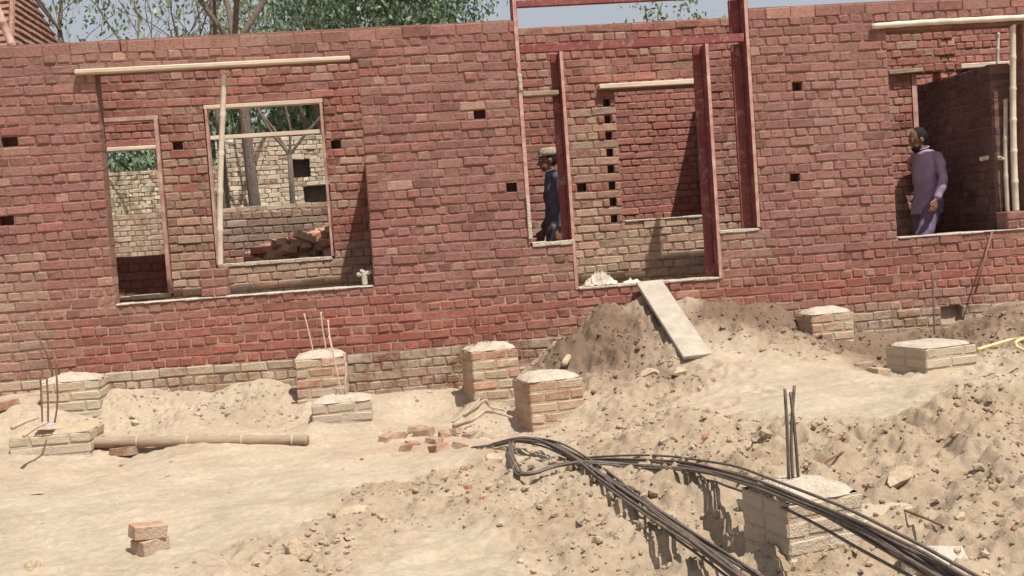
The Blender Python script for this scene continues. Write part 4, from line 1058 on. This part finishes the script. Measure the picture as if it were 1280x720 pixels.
tree('leafy_tree', TX(400,20), 20, 8, 3.4, 1.1, 6500, 'pale green leafy tree above the wall left of the dense one', 14, .13, levels=4, tr=.17, leafr=.5, cols=((.13,.165,.10),(.09,.12,.075),(.18,.20,.13)))
tree('leafy_tree', TX(466,19), 19, 8, 3.3, 1.1, 14000, 'dense dark green tree crown ending in open sky at the middle', 15, .14, levels=4, tr=.18, leafr=.45, cols=((.065,.105,.062),(.045,.075,.045),(.10,.14,.085)))
tree('leafy_tree', TX(160,18), 18, 8, 1.3, 1.3, 3500, 'low bushy tree behind the low cream wall seen in the narrow opening', 41, .2, levels=4, tr=.12, leafr=.5, cols=GL)
tree('leafy_tree', TX(385,24), 24, 8, 2.2, 1.3, 5000, 'green tree crown showing over the cream house in the left window', 42, .24, levels=4, tr=.16, leafr=.6, cols=GL)
tree('leafy_tree', TX(290,23), 23, 8, 2.2, 1.3, 4000, 'green tree behind the left corner of the cream house', 43, .24, levels=4, tr=.16, leafr=.6, cols=GL)
for i, (px, lb) in enumerate(((835,'tiny distant treetop just over the wall inside the door frame'),(878,'second smaller distant treetop right beside the first'))):
    tree('distant_tree', TX(px,46), 46, 8, (3.9,3.9)[i], .9, 3000, lb, 31+i, .26, levels=4, tr=.16, leafr=.30, cols=GL)

# ------------------------------------------------------------------ buildings beyond
def P_(px, py, y): return AY(px, py, y)
hs = empty('stone_house', (TX(350,11.6), 11.6, .7), 'cream masonry house with dark window and door seen through the left window', 'house')
B = MB(); x0 = TX(262,11.6); x1 = TX(520,11.6); zt2 = P_(350,168,11.6).z
wx0, wx1 = TX(357,11.6), TX(372,11.6); wz0, wz1 = P_(360,225,11.6).z, P_(360,205,11.6).z
dx0, dx1 = TX(362,11.6), TX(412,11.6); dz1 = P_(380,230,11.6).z
def wallholes(B, x0, x1, y, z0, z1, holes, t=.3):
    xs = sorted({x0, x1, *[h[0] for h in holes], *[h[1] for h in holes]}); zs = sorted({z0, z1, *[h[2] for h in holes], *[h[3] for h in holes]})
    for i in range(len(xs)-1):
        for j in range(len(zs)-1):
            cx, cz = (xs[i]+xs[i+1])/2, (zs[j]+zs[j+1])/2
            if any(h[0] < cx < h[1] and h[2] < cz < h[3] for h in holes): continue
            box(B, (xs[i], y, zs[j]), (xs[i+1], y+t, zs[j+1]))
Mo = MB()
def cream(x, z): return pick(np.array([.60,.53,.40]) if random.random() < .8 else np.array([.30,.24,.17]), .12)
lay(B, Mo, x0, x1, int((ZT-zt2)/CH), 32, (0,11.6), (1,0), .3, [(wx0-.05, wx1+.1, wz0, wz1+.1), (dx0+.1, dx1, .75, dz1)], [], cream, (.36,.30,.22), jit=.008)
box(B, (x0, 11.9, .5), (x0+.3, 16.2, zt2)); box(B, (x1-.3, 11.9, .5), (x1, 16.2, zt2)); box(B, (x0, 16.2, .5), (x1, 16.5, zt2))
wl_ = B.build('wall', PBRICK); under(wl_, hs); m_ = Mo.build('mortar_joints', MORTAR); m_.parent = wl_
B = MB(); box(B, (x0+.02, 11.95, zt2-.25), (x1-.02, 16.18, zt2-.1)); under(B.build('roof', PLAST), hs)
B = MB(); box(B, (wx0-.05, 11.78, wz0), (wx1+.2, 11.82, wz1+.1)); under(B.build('window', DARKW), hs)
B = MB(); box(B, (dx0+.1, 11.78, .75), (dx1, 11.82, dz1)); under(B.build('door', DARKW), hs)
B = MB(); sw0 = TX(100,13); sw1 = TX(262,13); swz = P_(165,216,13).z
Mo = MB(); lay(B, Mo, sw0, sw1, int((ZT-swz)/CH), 32, (0,13.2), (1,0), .35, [], [], cream, (.36,.30,.22), jit=.010)
sw = empty('stone_wall', ((sw0+sw1)/2, 13.2, .6), 'low cream masonry wall seen through the narrow left opening', 'wall')
under(B.build('stonework', PBRICK), sw); under(Mo.build('mortar_joints', MORTAR), sw)
B = MB(); Mo = MB(); bwz = P_(350,259,9).z
lay(B, Mo, TX(-40,8.5), TX(470,8.5), int((ZT-bwz)/CH), 33, (0,8.5), (1,0), .23, [], [], lambda x, z: pick(np.array([.25,.17,.12]), .15), (.36,.28,.2), jit=.006)
bw = empty('boundary_wall', (TX(200,8.5), 8.5, .7), 'weathered grey brown brick boundary wall behind the house on the left', 'wall'); 
o = B.build('brickwork', PBRICK); under(o, bw); o = Mo.build('mortar_joints', MORTAR); under(o, bw)
# house with sloping tiled roof at the far left
hh = empty('tiled_house', (TX(-60,9), 9.5, .7), 'house with sloping brown tiled roof at the top left corner', 'house')
y9 = 9.0; e1 = P_(14,72,y9); ap = P_(-62,-40,y9); w_ = (e1.x-ap.x)
xl = ap.x-2*0-w_*1.3
B = MB()
hz = e1.z-.35
box(B, (xl, y9+.35, .5), (e1.x-.25, y9+4.6, hz)); under(B.build('wall', PLAST), hh)
TILE = mat_noise('clay_tile', (.16,.085,.06), (.34,.20,.15), 9, .9, .8, .02)
B = MB()
nr = 16; ex = (e1.x-ap.x, e1.z-ap.z)
# hipped roof: front slope, right slope built of overlapping tile courses
apx = Vector((ap.x, y9+2.5, ap.z)); 
def slope(A0, A1, T0, T1, rows, colsn):
    for i in range(rows):
        t0 = i/rows; t1 = (i+1.25)/rows
        l0 = A0.lerp(T0, t0); r0_ = A1.lerp(T1, t0); l1 = A0.lerp(T0, min(1,t1)); r1 = A1.lerp(T1, min(1,t1))
        n_ = (A1-A0).cross(T0-A0).normalized()
        for j in range(colsn):
            a0 = l0.lerp(r0_, j/colsn); a1 = l0.lerp(r0_, (j+1)/colsn); b0 = l1.lerp(r1, j/colsn); b1 = l1.lerp(r1, (j+1)/colsn); k = random.uniform(.01,.03)
            v = [a0+n_*(.05+k), a1+n_*(.05+k), b1+n_*.01, b0+n_*.01, a0, a1, b1-n_*.02, b0-n_*.02]
            B.add([tuple(q) for q in v], [(0,1,2,3),(7,6,5,4),(0,4,5,1),(1,5,6,2),(2,6,7,3),(3,7,4,0)])
FL = Vector((xl-.3, y9, e1.z)); FR = Vector((e1.x, y9, e1.z)); BR = Vector((e1.x, y9+5, e1.z)); BL = Vector((xl-.3, y9+5, e1.z))
RL = Vector((xl+1.2, y9+2.5, ap.z+.55)); RR = Vector((ap.x+.25, y9+2.5, ap.z+.55))
slope(FL, FR, RL, RR, 14, 24); slope(FR, BR, RR, RR, 14, 18); slope(BR, BL, RR, RL, 14, 24); slope(BL, FL, RL, RL, 14, 18)
tube(B, [FR+Vector((0,0,.05)), RR+Vector((0,0,.06))], .05, 6); tube(B, [RL+Vector((0,0,.05)), RR+Vector((0,0,.05))], .06, 6)
under(B.build('roof', TILE), hh)
bamboo('leaning_pole', P_(26,80,5.5), P_(-8,0,5.5), .055, 'pale pole standing in front of the tiled roof', mat=OXIDEP)

# ------------------------------------------------------------------ light and render settings
w = bpy.data.worlds.new('World'); sc.world = w; w.use_nodes = True
nt = w.node_tree; bg = nt.nodes['Background']; sky = nt.nodes.new('ShaderNodeTexSky'); sky.sky_type = 'NISHITA'; sky.sun_disc = False
S = Vector((.29, -.47, 1)).normalized(); el = math.asin(S.z); az = math.atan2(S.x, S.y)
sky.sun_elevation = el; sky.sun_rotation = az; sky.air_density = 1.2; sky.dust_density = 6.0; sky.ozone_density = 1.0
mx = nt.nodes.new('ShaderNodeMix'); mx.data_type = 'RGBA'; mx.inputs[0].default_value = .75; nt.links.new(sky.outputs[0], mx.inputs[6]); mx.inputs[7].default_value = (6.2, 6.5, 7.2, 1); nt.links.new(mx.outputs[2], bg.inputs[0]); bg.inputs[1].default_value = .075
sl = bpy.data.lights.new('sun', 'SUN'); sl.energy = 5.0; sl.angle = R(.6); sl.color = (1, .95, .88)
so = bpy.data.objects.new('sun', sl); col.objects.link(so); so.rotation_euler = S.to_track_quat('Z', 'Y').to_euler(); so.location = (5,-10,20)
vs = sc.view_settings; vs.view_transform = 'Standard'; vs.look = 'None'; vs.exposure = 0.28; vs.gamma = 1
sc.render.engine = 'CYCLES'; sc.cycles.max_bounces = 6
